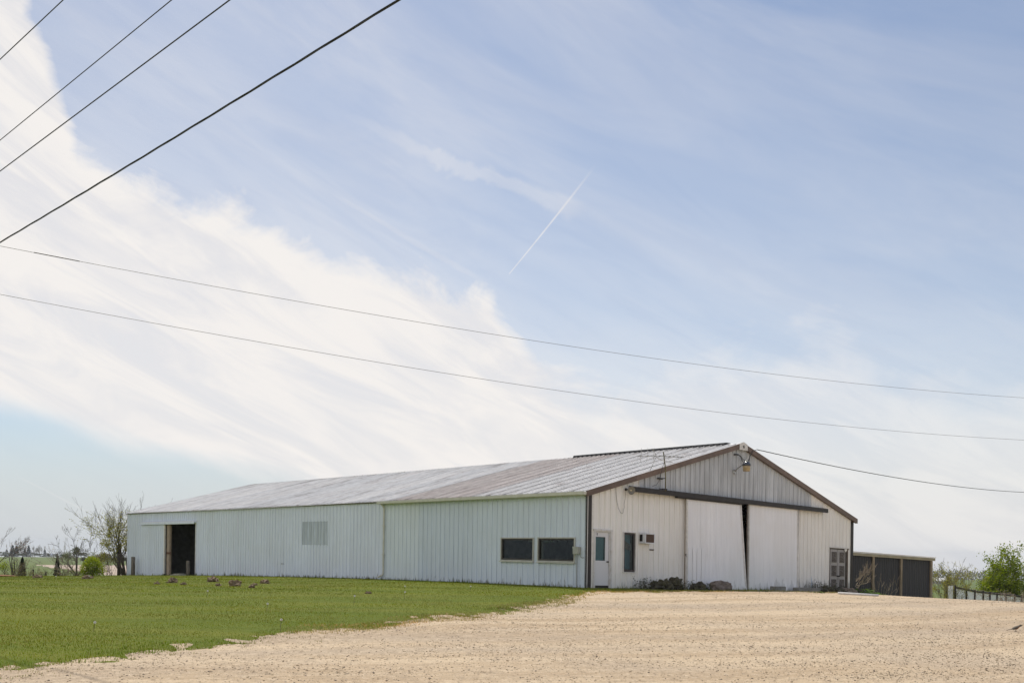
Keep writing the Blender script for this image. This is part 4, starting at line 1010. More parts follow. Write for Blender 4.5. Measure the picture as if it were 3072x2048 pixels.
MB().tube([(0, 0, -.1), (.03, 0, .4), (0, .05, .9)], [.05, .04, .02], 6).tube([(0, 0, .1), (.3, .1, .6), (.45, .1, .9)], [.03, .02, .01], 5).tube([(0, 0, .1), (-.3, -.1, .6), (-.45, .1, .9)], [.03, .02, .01], 5).build('trunk', MT['bark'], root)
V, F, c = blob_crown(rng, [(0, 0, .72, .62, .62, .62), (-.42, 0, .5, .42, .45, .42), (.45, .05, .5, .42, .45, .45), (.1, -.2, .9, .45, .45, .45), (-.2, .1, .95, .4, .4, .4), (.25, 0, .3, .55, .5, .3), (-.4, 0, .25, .45, .45, .25)], 4200, .085, G_BRT, .35)
link('crown', np_mesh('crown', V, F, c), MT['leaf'], root)
plant('bare_tree', -35.05, 80, 'bare upright tree rising behind the lime green bush', 'tree', [((0, 0, 0), (0, 0, 1), 2.1, .10, 4), ((0, 0, .2), (-.5, 0, 1), 1.8, .06, 3), ((0, 0, .2), (.6, 0, 1), 1.8, .06, 3), ((0, 0, .1), (-.9, .2, 1), 1.5, .04, 3)],
      dict(n=[0, 3, 3, 4, 4], wander=.10, ang=(15, 45), ratio=(.45, .66), rmin=.009), 31, None, 'bark')
plant('bare_shrub', -30.5, 67.5, 'sprawling bare shrub with pale stems on the lawn edge', 'shrub', [((rs.normal() * .15, 0, 0), (rs.uniform(-1.3, 1.2), rs.normal() * .2, 1), rs.uniform(1.0, 1.5), .022, 2) for i in range(13)],
      dict(n=[0, 2, 3], wander=.06, up=.0, ang=(15, 40), ratio=(.5, .8), rmin=.007), 33, dict(n=90, size=.05, pal=G_YEL, spread=.06), 'bark_pale')
conifer('arborvitae', -32.97, 72, 1.55, .50, 'dark narrow arborvitae beside the sprawling bare shrub', G_DRK, 41, 3200, 'young arborvitae on the lawn edge', .75, .09, .12, 0.0)
conifer('arborvitae', -36.5, 74, 1.55, .56, 'dark narrow arborvitae behind the forked sapling', G_DRK, 42, 3200, 'young arborvitae on the lawn edge', .6, .09, .12, 0.0)
plant('forked_sapling', -34.65, 69, 'leaning forked sapling with a few pale blossoms', 'tree', [((0, 0, 0), (-.42, 0, 1), 1.5, .06, 2), ((.02, 0, 0), (-.15, .1, 1), 1.6, .05, 2), ((.03, 0, 0), (.05, 0, 1), 1.5, .045, 2), ((.03, 0, 0), (.7, 0, .9), .9, .02, 2)],
      dict(n=[0, 2, 3], wander=.07, ang=(15, 45), ratio=(.4, .6), rmin=.006), 44, dict(n=90, size=.06, pal=[(.6, .5, .48), (.45, .3, .28), (.2, .2, .05)], spread=.05), 'bark')
plant('leafy_sapling', -35.5, 69.5, 'small leafy green sapling at the far left edge', 'tree', [((0, 0, 0), (0, 0, 1), .75, .045, 3), ((0, 0, .3), (-.6, 0, .9), .6, .025, 2), ((0, 0, .3), (.6, 0, .9), .6, .025, 2)],
      dict(n=[0, 3, 4, 4], wander=.12, ang=(25, 55), ratio=(.45, .65), rmin=.005), 45, dict(n=900, size=.065, pal=G_BRT, spread=.09), 'bark')
plant('twiggy_brush', -35.2, 71, 'reddish brown twiggy brush between the two saplings at far left', 'shrub', [((rs.normal() * .35, rs.normal() * .2, 0), (rs.normal() * .3, 0, 1), rs.uniform(.6, 1.0), .014, 2) for i in range(22)],
      dict(n=[0, 3, 4], wander=.14, ang=(20, 50), ratio=(.4, .6), rmin=.005), 46, dict(n=300, size=.05, pal=[(.22, .14, .09), (.2, .18, .06)], spread=.08), 'twig')
plant('edge_tree', -41.0, 78, 'tree with reddish buds reaching in at the left edge', 'tree', [((0, 0, 0), (.05, 0, 1), 2.2, .10, 4), ((0, 0, .6), (.7, 0, 1), 2.2, .06, 4), ((0, 0, .5), (.35, 0, 1), 2.3, .05, 3)],
      dict(n=[0, 3, 3, 4, 4], wander=.10, ang=(15, 45), ratio=(.45, .66), rmin=.007), 47, dict(n=500, size=.07, pal=[(.30, .17, .13), (.36, .24, .18), (.2, .18, .06)], spread=.08), 'bark')
for i in range(3):
    x, y, sd = ((-33.3, 66.5, 1), (-31.8, 66.8, 2), (-29.4, 66.0, 3))[i]
    plant('rank_weeds', x, y, ('brown and green weeds around the short stakes', 'rank weeds below the dark arborvitae', 'yellow green weeds at the foot of the lime green bush')[i], 'weeds', [((rs.normal() * .5, rs.normal() * .25, 0), (rs.normal() * .4, 0, 1), rs.uniform(.25, .5), .008, 1) for k in range(36)],
          dict(n=[0, 4], wander=.15, ang=(20, 50), ratio=(.4, .7), rmin=.004), 50 + i, dict(n=420, size=.06, pal=[(.2, .2, .05), (.16, .19, .03), (.24, .17, .1)], spread=.07), 'twig', 'weeds along the lawn edge')
for x, y, h, lab in ((-33.75, 70, .55, 'taller of two short wooden stakes on the lawn edge'), (-32.85, 70, .38, 'shorter of two wooden stakes on the lawn edge')):
    o = MB().tube([(0, 0, -.2), (0, 0, h * .6), (.01, 0, h)], [.06, .055, .05], 8).build('stake', MT['wood_dark'], None, (x, y, tz(x, y))); tag(o, lab, 'stake', 'stakes on the lawn edge')
def mound(name, x, y, rx, ry, h, seed, mat, label, cat, group=None, sub=3, amp=.35, rot=0.0, freq=2.2, sink=.25, kind=None):
    import bmesh
    bm = bmesh.new(); bmesh.ops.create_icosphere(bm, subdivisions=sub, radius=1)
    for v in bm.verts:
        n = v.co.normalized(); off = Vector((seed * 3.1, seed * 1.7, seed * .9))
        k = 1 + amp * mnoise.fractal(n * freq + off, 1.0, 2.0, 4)
        q = n * k; v.co = Vector((q.x * rx, q.y * ry, max(q.z, -.6) * h))
    me = bpy.data.meshes.new(name); bm.to_mesh(me); bm.free()
    o = link(name, me, mat, None, (x, y, tz(x, y) + h * (1 - sink) * .0 + h * .1)); o.rotation_euler = (0, 0, rot)
    return tag(o, label, cat, group, kind)
mound('mulch_bed', -33.6, 62.5, 2.6, .9, .16, 3, M('mulch', (.28, .14, .075), .95, var=.3, scale=8, bump=.8), 'low reddish mulch bed under the saplings at far left', 'mulch bed', None, 4, .3)
# far trees, house, sign
fg = 'far trees along the field edge'
def fx(px, r): return (px - 1536) / 2976.56 * r
conifer('spruce', fx(38, 900), 900, 10.8, 6.0, 'left of the twin blue green spruces on the far horizon', SPR, 61, 1500, fg, .8, .7)
conifer('spruce', fx(50, 905), 905, 10.4, 5.6, 'right of the twin blue green spruces on the far horizon', SPR, 62, 1500, fg, .8, .7)
conifer('spruce', fx(86, 900), 900, 10.6, 6.0, 'dark spruce between the bare trees on the far horizon', SPR, 63, 1500, fg, .8, .7)
conifer('spruce', fx(75, 905), 905, 8.0, 5.0, 'short brownish spruce on the far horizon', [(.05, .04, .03), (.035, .04, .03)], 64, 1200, fg, .8, .6)
conifer('spruce', fx(135, 900), 900, 7.2, 4.0, 'small solitary spruce near the far pale house', SPR, 65, 1200, fg, .8, .5)
conifer('spruce', fx(20, 900), 900, 7.0, 4.5, 'small spruce at the far left of the horizon', SPR, 66, 1000, fg, .8, .5)
bare_spec = dict(n=[0, 3, 4, 4], wander=.12, ang=(20, 50), ratio=(.5, .7), rmin=.05)
for px, h, sd, lab in ((68, 14, 71, 'tall pale bare tree behind the far spruces'), (106, 11, 72, 'left of two spreading bare trees on the far horizon'), (121, 11, 73, 'right of two spreading bare trees on the far horizon')):
    plant('far_bare_tree', fx(px, 910), 910, lab, 'tree', [((0, 0, 0), (rs.normal() * .1, 0, 1), h * .45, h * .03, 3), ((0, 0, h * .15), (.5, 0, 1), h * .4, h * .02, 3), ((0, 0, h * .15), (-.5, 0, 1), h * .4, h * .02, 3)], bare_spec, sd, dict(n=260, size=.45, pal=[(.20, .18, .12), (.16, .17, .08)], spread=.5), 'bark_pale', fg)
for i, (px, h, w) in enumerate(((4, 6, 9), (14, 4.5, 8), (30, 4, 9), (60, 4.5, 9), (70, 3.6, 8), (98, 4.2, 8), (112, 3.6, 7), (125, 3.4, 6), (144, 4.2, 5), (170, 3.5, 6.5), (194, 3.0, 5))):
    far_tree('far_shrub', fx(px, 895 + i), 895 + i, h, w, ('leftmost leafy clump of the far hedge', 'second leafy clump of the far hedge, near the small spruce', 'leafy clump below the twin spruces', 'leafy clump right of the twin spruces', 'low leafy clump below the tall pale bare tree', 'leafy clump below the left spreading bare tree', 'leafy clump between the spreading bare trees', 'low leafy clump below the right spreading bare tree', 'leafy clump left of the far pale house', 'rounded leafy clump between the far house and the green sign', 'low leafy clump right of the green sign')[i],
             [(.075, .085, .035), (.10, .105, .045), (.055, .065, .03)], 80 + i, 420, 'shrub', 'hedge on the far horizon', .1, 5, .55)
mg = 'trees across the tilled strip'
for i, (px, y, h, w, pal) in enumerate(((204, 300, 4.2, 3.6, 0), (228, 290, 5.6, 4.0, 1), (252, 310, 4.2, 4.2, 2), (278, 300, 4.8, 4.0, 0), (300, 300, 4.4, 4.2, 3), (322, 300, 4.4, 4.0, 3), (346, 305, 4.2, 4.6, 0), (366, 300, 4.0, 4.0, 2))):
    far_tree('hedge_tree', fx(px, y), y, h, w, ('leftmost yellow green tree beyond the tilled strip', 'tallest round tree beyond the tilled strip, behind the bare tree', 'greyish tree right of the tallest round tree', 'yellow green tree above the lime green bush', 'rust tinged tree behind the budding tree, left one', 'rust tinged tree behind the budding tree, right one', 'wide yellow green tree seen through the budding tree', 'greyish tree beside the barn corner')[i],
             ([(.13, .15, .045), (.17, .18, .06)], [(.08, .10, .035), (.11, .125, .045)], [(.10, .10, .07), (.13, .125, .085)], [(.19, .15, .06), (.15, .14, .05)])[pal], 100 + i, 900, 'tree', mg, .2, 8, .28)
hx, hy = fx(152, 1400), 1400
hs = empty('far_house', (hx, hy, tz(hx, hy)), 0, label='pale bluish house far away on the horizon', cat='house')
MB().box(-3.6, -3, -.5, 3.6, 3, 3.4).build('wall', M('house_wall', (.62, .64, .68), .7), hs)
MB().quad([(-3.9, -3.3, 3.3), (3.9, -3.3, 3.3), (3.2, 0, 5.6), (-3.2, 0, 5.6)]).quad([(3.9, 3.3, 3.3), (-3.9, 3.3, 3.3), (-3.2, 0, 5.6), (3.2, 0, 5.6)]).quad([(-3.9, 3.3, 3.3), (-3.9, -3.3, 3.3), (-3.2, 0, 5.6)]).quad([(3.9, -3.3, 3.3), (3.9, 3.3, 3.3), (3.2, 0, 5.6)]).build('roof', M('house_roof', (.30, .34, .44), .7), hs)
for x in (-2.2, 0, 2.2): MB().box(x - .5, -3.06, 1.0, x + .5, -3.01, 2.3).build('window', MT['alu_dark'], hs)
sx_, sy_ = fx(186, 880), 880
sg = empty('road_sign', (sx_, sy_, tz(sx_, sy_)), 0, label='small green highway sign far off on the horizon', cat='sign')
MB().box(-1.25, -.05, .9, 1.25, .0, 2.6).build('panel', M('sign_green', (.01, .17, .12), .4), sg); MB().box(-.9, -.06, 1.15, .2, -.052, 1.5).build('legend', MT['white_paint'], sg)
for x in (-.8, .8): MB().tube([(x, .05, -.3), (x, .05, 2.4)], .06, 6).build('post', MT['steel'], sg)
A = np.radians(np.linspace(-34, -23, 40)); V = []
for r_ in (884, 893): V += [(r_ * math.sin(a), r_ * math.cos(a), tz(r_ * math.sin(a), r_ * math.cos(a)) + .35) for a in A]
tag(link('road', np_mesh('road', np.array(V), np.array([(i, i + 1, 41 + i, 40 + i) for i in range(39)])), M('road', (.42, .40, .37), .9)), 'pale road along the top of the far field', None, None, 'structure')
# far wooded hill on the right with pale roofs below it
hl = 'far wooded hillside on the right'
rng = np.random.default_rng(130); lobes = []
for i in range(40):
    px = 2700 + i * 12; r_ = 900 + (i % 5) * 12; x = fx(px, r_); lobes.append((x, r_, tz(x, r_) + 3, 8, 7, 4.5 + (i * 7) % 4))
V, F, c = blob_crown(rng, lobes, 6000, 1.5, [(.12, .125, .10), (.15, .15, .125), (.10, .10, .085)], .5)
tag(link('far_wood', np_mesh('far_wood', V, F, c), MT['leaf']), 'grey green wooded hillside far off on the right', None, None, 'stuff')
for i, (px, r_, w) in enumerate(((2798, 700, 8), (2812, 640, 11), (2806, 560, 7))):
    x = fx(px, r_); o = empty('far_shed', (x, r_, tz(x, r_)), 0, label=('pale roofed shed highest on the far right slope', 'wide pale shed midway down the far right slope', 'small pale shed lowest on the far right slope')[i], cat='shed', group='sheds on the far right slope')
    MB().box(-w / 2, -2, -.5, w / 2, 2, 1.8).build('wall', M('shed_wall', (.45, .43, .42), .8), o)
    MB().quad([(-w / 2 - .3, -2.4, 1.75), (w / 2 + .3, -2.4, 1.75), (w / 2 + .3, 0, 2.9), (-w / 2 - .3, 0, 2.9)]).quad([(w / 2 + .3, 2.4, 1.75), (-w / 2 - .3, 2.4, 1.75), (-w / 2 - .3, 0, 2.9), (w / 2 + .3, 0, 2.9)]).build('roof', M('shed_roof', (.72, .71, .70), .5), o)

# ================================================================== black shed to the right of the barn
sL, sR = Vector((16.7, 49.6)), Vector((21.95, 51.9)); sd_ = (sR - sL); SLn = sd_.length; ang = math.atan2(sd_.y, sd_.x)
shed = empty('open_shed', (sL.x, sL.y, 0), ang, label='low black corrugated shed with tan posts and a flat tan roof', cat='shed')
MT['black_sheet'] = siding_mat('black_sheet', (.040, .038, .040), streak=.25, rough=.38, rnd=.1, spec=.5); MT['tan_wood'] = M('tan_wood', (.30, .235, .17), .8, stretch=(6, 6, .8), var=.25, scale=4); MT['tan_trim'] = M('tan_trim', (.40, .35, .26), .6, var=.1)
ztop = lambda x: 1.74 - .26 * x / SLn
CORR2 = [(0, 0), (.02, .014), (.04, .020), (.06, .014), (.08, 0), (.10, -.006), (.12, 0)]
posts = [1.72, 3.58, 5.64]
nS = 7
for k in range(nS):
    a0, a1 = .0 + k * SLn / nS, (k + 1) * SLn / nS
    m_ = sheet(a0, a1, lambda a: -1.6, lambda a: ztop(a) - .10, lambda a, d, z: (a, -d, z), .12, CORR2, 0); m_.build('wall_sheet', MT['black_sheet'], shed, None, True)
for a in posts: MB().box(a - .06, -.10, -1.7, a + .06, -.024, ztop(a) - .15).build('post', MT['tan_wood'], shed)
MB().hexa([(-.1, -.14, ztop(0) - .15), (SLn + .12, -.14, ztop(SLn) - .15), (SLn + .12, -.10, ztop(SLn) - .15), (-.1, -.10, ztop(0) - .15), (-.1, -.14, ztop(0)), (SLn + .12, -.14, ztop(SLn)), (SLn + .12, -.10, ztop(SLn)), (-.1, -.10, ztop(0))]).build('fascia', MT['tan_trim'], shed)
m_ = sheet(-.12, SLn + .16, lambda a: -.20, lambda a: 3.6, lambda a, d, b: (a, b, ztop(a) + .03 + d + .04 * (b + .2)), .12, CORR2, 0); m_.build('roof', M('tan_roof', (.50, .43, .33), .5, var=.12), shed, None, True)
MB().box(SLn - .02, .0, -1.7, SLn + .03, 3.5, ztop(SLn) - .1).build('side_wall', MT['black_sheet'], shed); MB().box(0, 3.45, -1.7, SLn - .03, 3.5, 1.45).build('back_wall', MT['black_sheet'], shed)
MB().box(SLn - .10, -.04, -1.7, SLn + .05, -.022 + .0, ztop(SLn) - .15).build('corner_trim', MT['tan_trim'], shed)

# ================================================================== fence on the right
fpx = [2866, 2900, 2925.5, 2950.6, 2970.6, 2992, 3019, 3045, 3066, 3088]; ftop = [1757, 1764, 1769.5, 1773, 1775, 1777.5, 1780, 1783, 1786, 1789]
FP = []
for i, (a, b) in enumerate(zip(fpx, ftop)):
    Y = 53.5 + 1.45 * i; xx = (a - 1536) / 2976.56 * Y; hz = 1645.65 + math.tan(R(.8)) * (a - 1536); FP.append((xx, Y, 1.65 - (b - hz) * Y / 2976.56))
fence = empty('board_fence', (FP[0][0], FP[0][1], tz(FP[0][0], FP[0][1])), 0, label='white panelled fence with dark posts and rails on the right', cat='fence')
fo = Vector(fence.location); MT['fence_white'] = M('fence_white', (.92, .92, .95), .5, var=.05, scale=4); MT['fence_dark'] = M('fence_dark', (.040, .032, .027), .85, stretch=(5, 5, .8), var=.4, scale=5)
for i, p in enumerate(FP):
    q = Vector(p) - fo; b = tz(p[0], p[1]) - fo.z
    MB().tube([(q.x, q.y - .04, min(b, q.z - 1.3) - .2), (q.x + .01, q.y - .04, q.z - .5), (q.x, q.y - .04, q.z + .05)], [.05, .048, .046], 8).build('post', MT['fence_dark'], fence, None, True)
    if i < len(FP) - 1:
        n = Vector(FP[i + 1]) - fo
        MB().bar((q.x, q.y - .02, q.z - .06), (n.x, n.y - .02, n.z - .06), .05, .10).build('rail', MT['fence_dark'], fence); MB().bar((q.x, q.y - .02, q.z - .80), (n.x, n.y - .02, n.z - .80), .05, .08).build('rail', MT['fence_dark'], fence)
        for k in range(2):
            s0 = q.lerp(n, k / 2); s1 = q.lerp(n, (k + 1) / 2); L = (s1 - s0).length
            c = cuts(0, L, .2, [(0, 0), (.01, .015), (.03, .015), (.04, 0)]); m_ = MB(); dv = (s1 - s0) / L
            for a, d in c:
                w_ = s0 + dv * a; m_.v += [(w_.x - d * .3, w_.y + .03 - d, w_.z - 1.45), (w_.x - d * .3, w_.y + .03 - d, w_.z - .0)]
            for j in range(len(c) - 1): m_.f.append((2 * j, 2 * j + 2, 2 * j + 3, 2 * j + 1)); m_.mi.append(0)
            m_.build('fence_panel', MT['fence_white'], fence)
q = Vector(FP[0]) - fo
MB().box(q.x - .38, q.y - .05, q.z - 1.4, q.x - .12, q.y - .02, q.z + .02).build('end_board', MT['fence_white'], fence)
MB().box(q.x - .60, q.y - .12, q.z - 1.5, q.x + .15, q.y - .06, q.z - 1.12).build('bottom_rail', MT['fence_dark'], fence)
# trees and brush about the fence
def broad_tree(name, x, y, stems, seed, label, nleaf, pal=G_MID, size=.10):
    return plant(name, x, y, label, 'tree', stems, dict(n=[0, 3, 4, 5], wander=.12, up=.05, ang=(22, 52), ratio=(.48, .68), t0=.25, rmin=.006), seed, dict(n=nleaf, size=size, pal=pal, spread=.19), 'bark')
broad_tree('maple_tree', 33.1, 66.5, [((0, 0, 0), (-.05, 0, 1), 2.7, .12, 3), ((0, 0, .4), (-.45, .1, 1), 2.1, .07, 3), ((0, 0, .4), (.4, -.1, 1), 1.8, .07, 3), ((0, 0, .5), (-.15, -.4, 1), 1.9, .06, 3), ((0, 0, .5), (.1, .4, 1.2), 2.5, .06, 3), ((0, 0, .3), (-.8, -.1, .8), 1.4, .05, 3)], 151, 'leafy green maple standing behind the white fence, the taller one', 16000, size=.135)
broad_tree('maple_tree', 35.6, 66.8, [((0, 0, 0), (.1, 0, 1), 2.5, .11, 3), ((0, 0, .4), (-.4, 0, 1), 1.7, .06, 3), ((0, 0, .4), (.5, -.1, 1), 1.8, .06, 3), ((0, 0, .5), (0, -.4, 1), 1.7, .06, 3)], 152, 'leafy green maple cut by the right edge behind the fence', 12000, size=.135)
plant('budding_shrub', 26.7, 60.5, 'tall sparse shrub with budding twigs behind the fence end', 'shrub', [((rs.normal() * .25, rs.normal() * .25, 0), (rs.normal() * .42, rs.normal() * .3, 1), rs.uniform(1.5, 2.05), .03, 3) for i in range(17)],
      dict(n=[0, 2, 3, 3], wander=.09, up=.02, ang=(15, 40), ratio=(.40, .6), rmin=.006), 153, dict(n=3600, size=.075, pal=G_YEL, spread=.06, zmax=3.4), 'twig')
plant('leafy_shrub', 29.3, 62.5, 'yellow green shrub between the sparse shrub and the maples', 'shrub', [((rs.normal() * .4, rs.normal() * .3, 0), (rs.normal() * .5, rs.normal() * .3, 1), rs.uniform(.9, 1.25), .025, 3) for i in range(12)],
      dict(n=[0, 3, 3, 3], wander=.12, ang=(20, 50), ratio=(.42, .62), rmin=.006), 154, dict(n=3600, size=.08, pal=[(.16, .18, .025), (.2, .21, .03), (.12, .14, .02)], spread=.12), 'twig')
plant('hedge_weeds', 23.9, 54.0, 'weedy growth between the black shed and the fence', 'weeds', [((rs.normal() * .35, rs.normal() * .3, 0), (rs.normal() * .35, 0, 1), rs.uniform(.7, 1.3), .014, 2) for i in range(26)],
      dict(n=[0, 3, 3], wander=.12, ang=(20, 50), ratio=(.4, .6), rmin=.005), 155, dict(n=1300, size=.06, pal=G_YEL + [(.22, .17, .10)], spread=.08), 'twig')
plant('dead_brush', 24.9, 50.2, 'tangle of dead brown brush in front of the fence', 'brush', [((rs.normal() * .42, rs.normal() * .3, 0), (rs.normal() * .9, rs.normal() * .4, .8), rs.uniform(.5, .85), .016, 3) for i in range(24)],
      dict(n=[0, 3, 3, 3], wander=.3, up=-.05, ang=(25, 80), ratio=(.45, .7), rmin=.006), 156, None, 'dead_wood', wood='branches')
plant('dead_shrub', 16.75, 48.15, 'dry leafless shrub leaning out past the barn corner', 'shrub', [((rs.normal() * .05, 0, .25 + .05 * i), (.75 + rs.normal() * .25, rs.normal() * .15, .55 + rs.normal() * .2), rs.uniform(.55, .8), .016, 2) for i in range(10)],
      dict(n=[0, 3, 4], wander=.12, up=.10, ang=(15, 45), ratio=(.4, .6), rmin=.006), 157, None, 'dead_wood', wood='branches', z=-.25)
plant('dry_stalks', 18.0, 48.4, 'few dry weed stalks before the black shed wall', 'weeds', [((rs.normal() * .35, rs.normal() * .1, 0), (rs.normal() * .25 + .1, 0, 1), rs.uniform(.6, .95), .008, 1) for i in range(9)],
      dict(n=[0, 3], wander=.08, ang=(20, 50), ratio=(.3, .5), rmin=.005), 158, None, 'dead_wood', wood='stalks')

# broad leaved weeds
def broadleaf(name, x, y, rx, ry, h, n, size, pal, seed, label, cat='weeds', group=None):
    rng = np.random.default_rng(seed); root = empty(name, (x, y, tz(x, y)), 0, label=label, cat=cat, group=group); V = []; F = []; Cc = []; mb = MB()
    for i in range(n):
        a = rng.uniform(0, 6.28); q = rng.uniform(0, 1) ** .5; px_, py_ = rx * q * math.cos(a), ry * q * math.sin(a); hh = h * (1 - .6 * q * q) * rng.uniform(.45, 1.0)
        gz = tz(x + px_, y + py_) - tz(x, y)
        mb.tube([(px_ * .8, py_ * .8, gz - .04), (px_, py_, gz + hh)], .006, 3, 0, False)
        d = np.array([math.cos(a) + rng.normal() * .6, math.sin(a) + rng.normal() * .6, rng.uniform(-.45, .25)]); d /= np.linalg.norm(d); s = size * rng.uniform(.6, 1.3)
        sd2 = np.cross(d, [0, 0, 1]); sd2 /= np.linalg.norm(sd2); up_ = np.cross(sd2, d); c = np.array([px_, py_, gz + hh])
        pts = [c, c + d * s * .35 + sd2 * s * .34 - up_ * .06 * s, c + d * s * .75 + sd2 * s * .26 - up_ * .1 * s, c + d * s * 1.1 - up_ * .18 * s, c + d * s * .75 - sd2 * s * .26 - up_ * .1 * s, c + d * s * .35 - sd2 * s * .34 - up_ * .06 * s, c + d * s * .55 - up_ * .16 * s]
        b = len(V); V += pts; F += [(b, b + 1, b + 6, b + 5), (b + 1, b + 2, b + 3, b + 6), (b + 5, b + 6, b + 3, b + 4)]
        Cc += [np.array(pal[rng.integers(len(pal))]) * rng.uniform(.75, 1.2)] * 7
    tag(mb.build('stems', MT['twig'], root), kind='stuff'); link('leaves', np_mesh('leaves', np.array(V), np.array(F), np.array(Cc)), MT['leaf'], root); return root
broadleaf('burdock', 16.5, 46.7, .75, .45, .42, 170, .17, [(.13, .22, .035), (.17, .27, .05), (.20, .30, .07), (.09, .15, .025)], 161, 'bright broad leaved burdock at the barn corner')
broadleaf('burdock', 17.45, 47.3, .55, .4, .26, 90, .13, [(.13, .22, .035), (.17, .27, .05), (.10, .16, .025)], 162, 'lower burdock patch trailing towards the black shed')
for i, (x, y, r_, lab) in enumerate(((11.6, 37.7, .35, 'small green weed before the carved doors, left of the white pipe'), (12.75, 37.2, .3, 'small green weed growing against the white pipe'), (9.6, 37.6, .35, 'small green weed left of the carved doors'), (8.0, 36.4, .28, 'small green weed before the concrete blocks'))):
    broadleaf('weed', x, y, r_, .18, .13, 40, .09, [(.12, .19, .03), (.16, .23, .04)], 163 + i, lab, 'weed', 'weeds along the gravel edge')
for i, (x, y, lab) in enumerate(((2.73, 25.8, 'lone green weed clump in the open gravel'), (3.95, 26.0, 'flat yellow weed patch in the gravel'), (6.1, 11.6, 'yellowish weed patch in the gravel at the bottom right'))):
    broadleaf('gravel_weed', x, y, (.16, .45, .12)[i], (.10, .12, .08)[i], (.06, .02, .03)[i], (40, 60, 26)[i], .06, ([(.12, .15, .03), (.08, .10, .02)], [(.40, .30, .10), (.32, .25, .09)], [(.33, .30, .08), (.25, .26, .06)])[i], 171 + i, lab, 'weed', 'weeds in the gravel')

# ================================================================== rocks, blocks, posts, pipe
def at_gable(u, out): p = bw(u, -out, 0); return p.x, p.y
x, y = at_gable(3.35, .75); mound('rock_pile', x, y, .52, .32, .33, 4.2, MT['dark_rock'], 'dark craggy rock with moss left of the sliding doors', 'rock', 'rocks along the gable wall', 4, .55, math.pi / 2 - TH, 2.6)
x, y = at_gable(4.05, .70); mound('rock_pile', x, y, .42, .30, .36, 6.6, MT['dark_rock'], 'dark lumpy rock touching the mossy craggy one', 'rock', 'rocks along the gable wall', 4, .6, math.pi / 2 - TH, 3.0)
x, y = at_gable(5.28, .7); mound('small_rock', x, y, .15, .16, .22, 2.2, MT['dark_rock'], 'smallest dark rock at the left sliding door edge', 'rock', 'rocks along the gable wall', 3, .35, 0)
x, y = at_gable(5.62, .72); mound('small_rock', x, y, .26, .22, .27, 9.2, MT['dark_rock'], 'pointed dark rock at the left sliding door edge', 'rock', 'rocks along the gable wall', 3, .4, 0)
x, y = at_gable(6.92, .75); mound('boulder', x, y, .62, .34, .34, 1.3, MT['rock'], 'large brown boulder against the crooked sliding door', 'rock', 'rocks along the gable wall', 4, .32, math.pi / 2 - TH, 1.7)
for i, (u, rx, h, sdd, lab) in enumerate(((14.75, .5, .30, 3.3, 'dark rock at the left end of the bank below the carved doors'), (15.6, .55, .26, 5.3, 'dark rock in the bank left of the carved doors'), (16.6, .6, .30, 7.3, 'rounded brown rock in front of the carved doors'), (17.5, .5, .26, 8.7, 'dark rock at the right end of the bank below the carved doors'))):
    x, y = at_gable(u, .75); mound('bank_rock', x, y, rx, .36, h, sdd, MT['rock'] if i == 2 else MT['dark_rock'], lab, 'rock', 'rocks along the gable wall', 4, .35, math.pi / 2 - TH)
def block(u0, u1, out, h, dpt, label):
    x, y = at_gable((u0 + u1) / 2, out); L = u1 - u0; o = MB()
    import bmesh
    bm = bmesh.new(); bmesh.ops.create_cube(bm, size=1)
    for v in bm.verts: v.co = Vector((v.co.x * L, v.co.y * dpt, (v.co.z + .5) * (h + .2) - .2))
    bmesh.ops.bevel(bm, geom=bm.edges[:], offset=.015, segments=2, affect='EDGES'); bmesh.ops.subdivide_edges(bm, edges=bm.edges[:], cuts=2, use_grid_fill=True)
    for v in bm.verts: v.co += Vector((mnoise.noise(v.co * 7 + Vector((u0, 0, 0))), mnoise.noise(v.co * 7 + Vector((0, u0, 3))), mnoise.noise(v.co * 6))) * .012
    me = bpy.data.meshes.new('concrete_block'); bm.to_mesh(me); bm.free()
    ob = link('concrete_block', me, MT['concrete'], None, (x, y, tz(x, y))); ob.rotation_euler = (0, R(1.4), math.pi / 2 - TH); tag(ob, label, 'block', 'concrete blocks before the doors')
block(10.69, 11.46, .65, .20, .30, 'short concrete block before the straight sliding door')
block(12.48, 14.63, .62, .21, .30, 'long low concrete block right of the short one')
# weeds and dark growth at the foot of the gable wall
for i, (u, n, h) in enumerate(((2.25, 14, .24), (2.70, 14, .32), (3.6, 16, .26), (4.8, 22, .26), (6.15, 12, .20), (14.5, 26, .38), (15.3, 22, .32), (16.6, 18, .26), (17.6, 18, .24))):
    x, y = at_gable(u, .55)
    lab = ('thin weeds between the entry door and the narrow window', 'tall weeds below the narrow window', 'weeds growing over the craggy rock', 'grassy weeds between the two groups of dark rocks', 'weeds left of the brown boulder', 'dark weed clump at the bent flashing', 'dark weeds on the bank left of the carved doors', 'dark weeds before the carved doors', 'dark weeds at the right end of the bank')[i]
    plant('wall_weeds', x, y, lab, 'weeds', [((rs.normal() * .22, rs.normal() * .15, 0), (rs.normal() * .3, rs.normal() * .2, 1), h * rs.uniform(.6, 1.2), .007, 1) for k in range(n)],
          dict(n=[0, 3], wander=.12, ang=(15, 45), ratio=(.4, .7), rmin=.003), 181 + i, dict(n=int(n * 9), size=.055, pal=[(.045, .065, .02), (.06, .08, .025), (.03, .045, .015)], spread=.05), 'twig', 'weeds along the gable wall', wood='stems', crown='leaves')
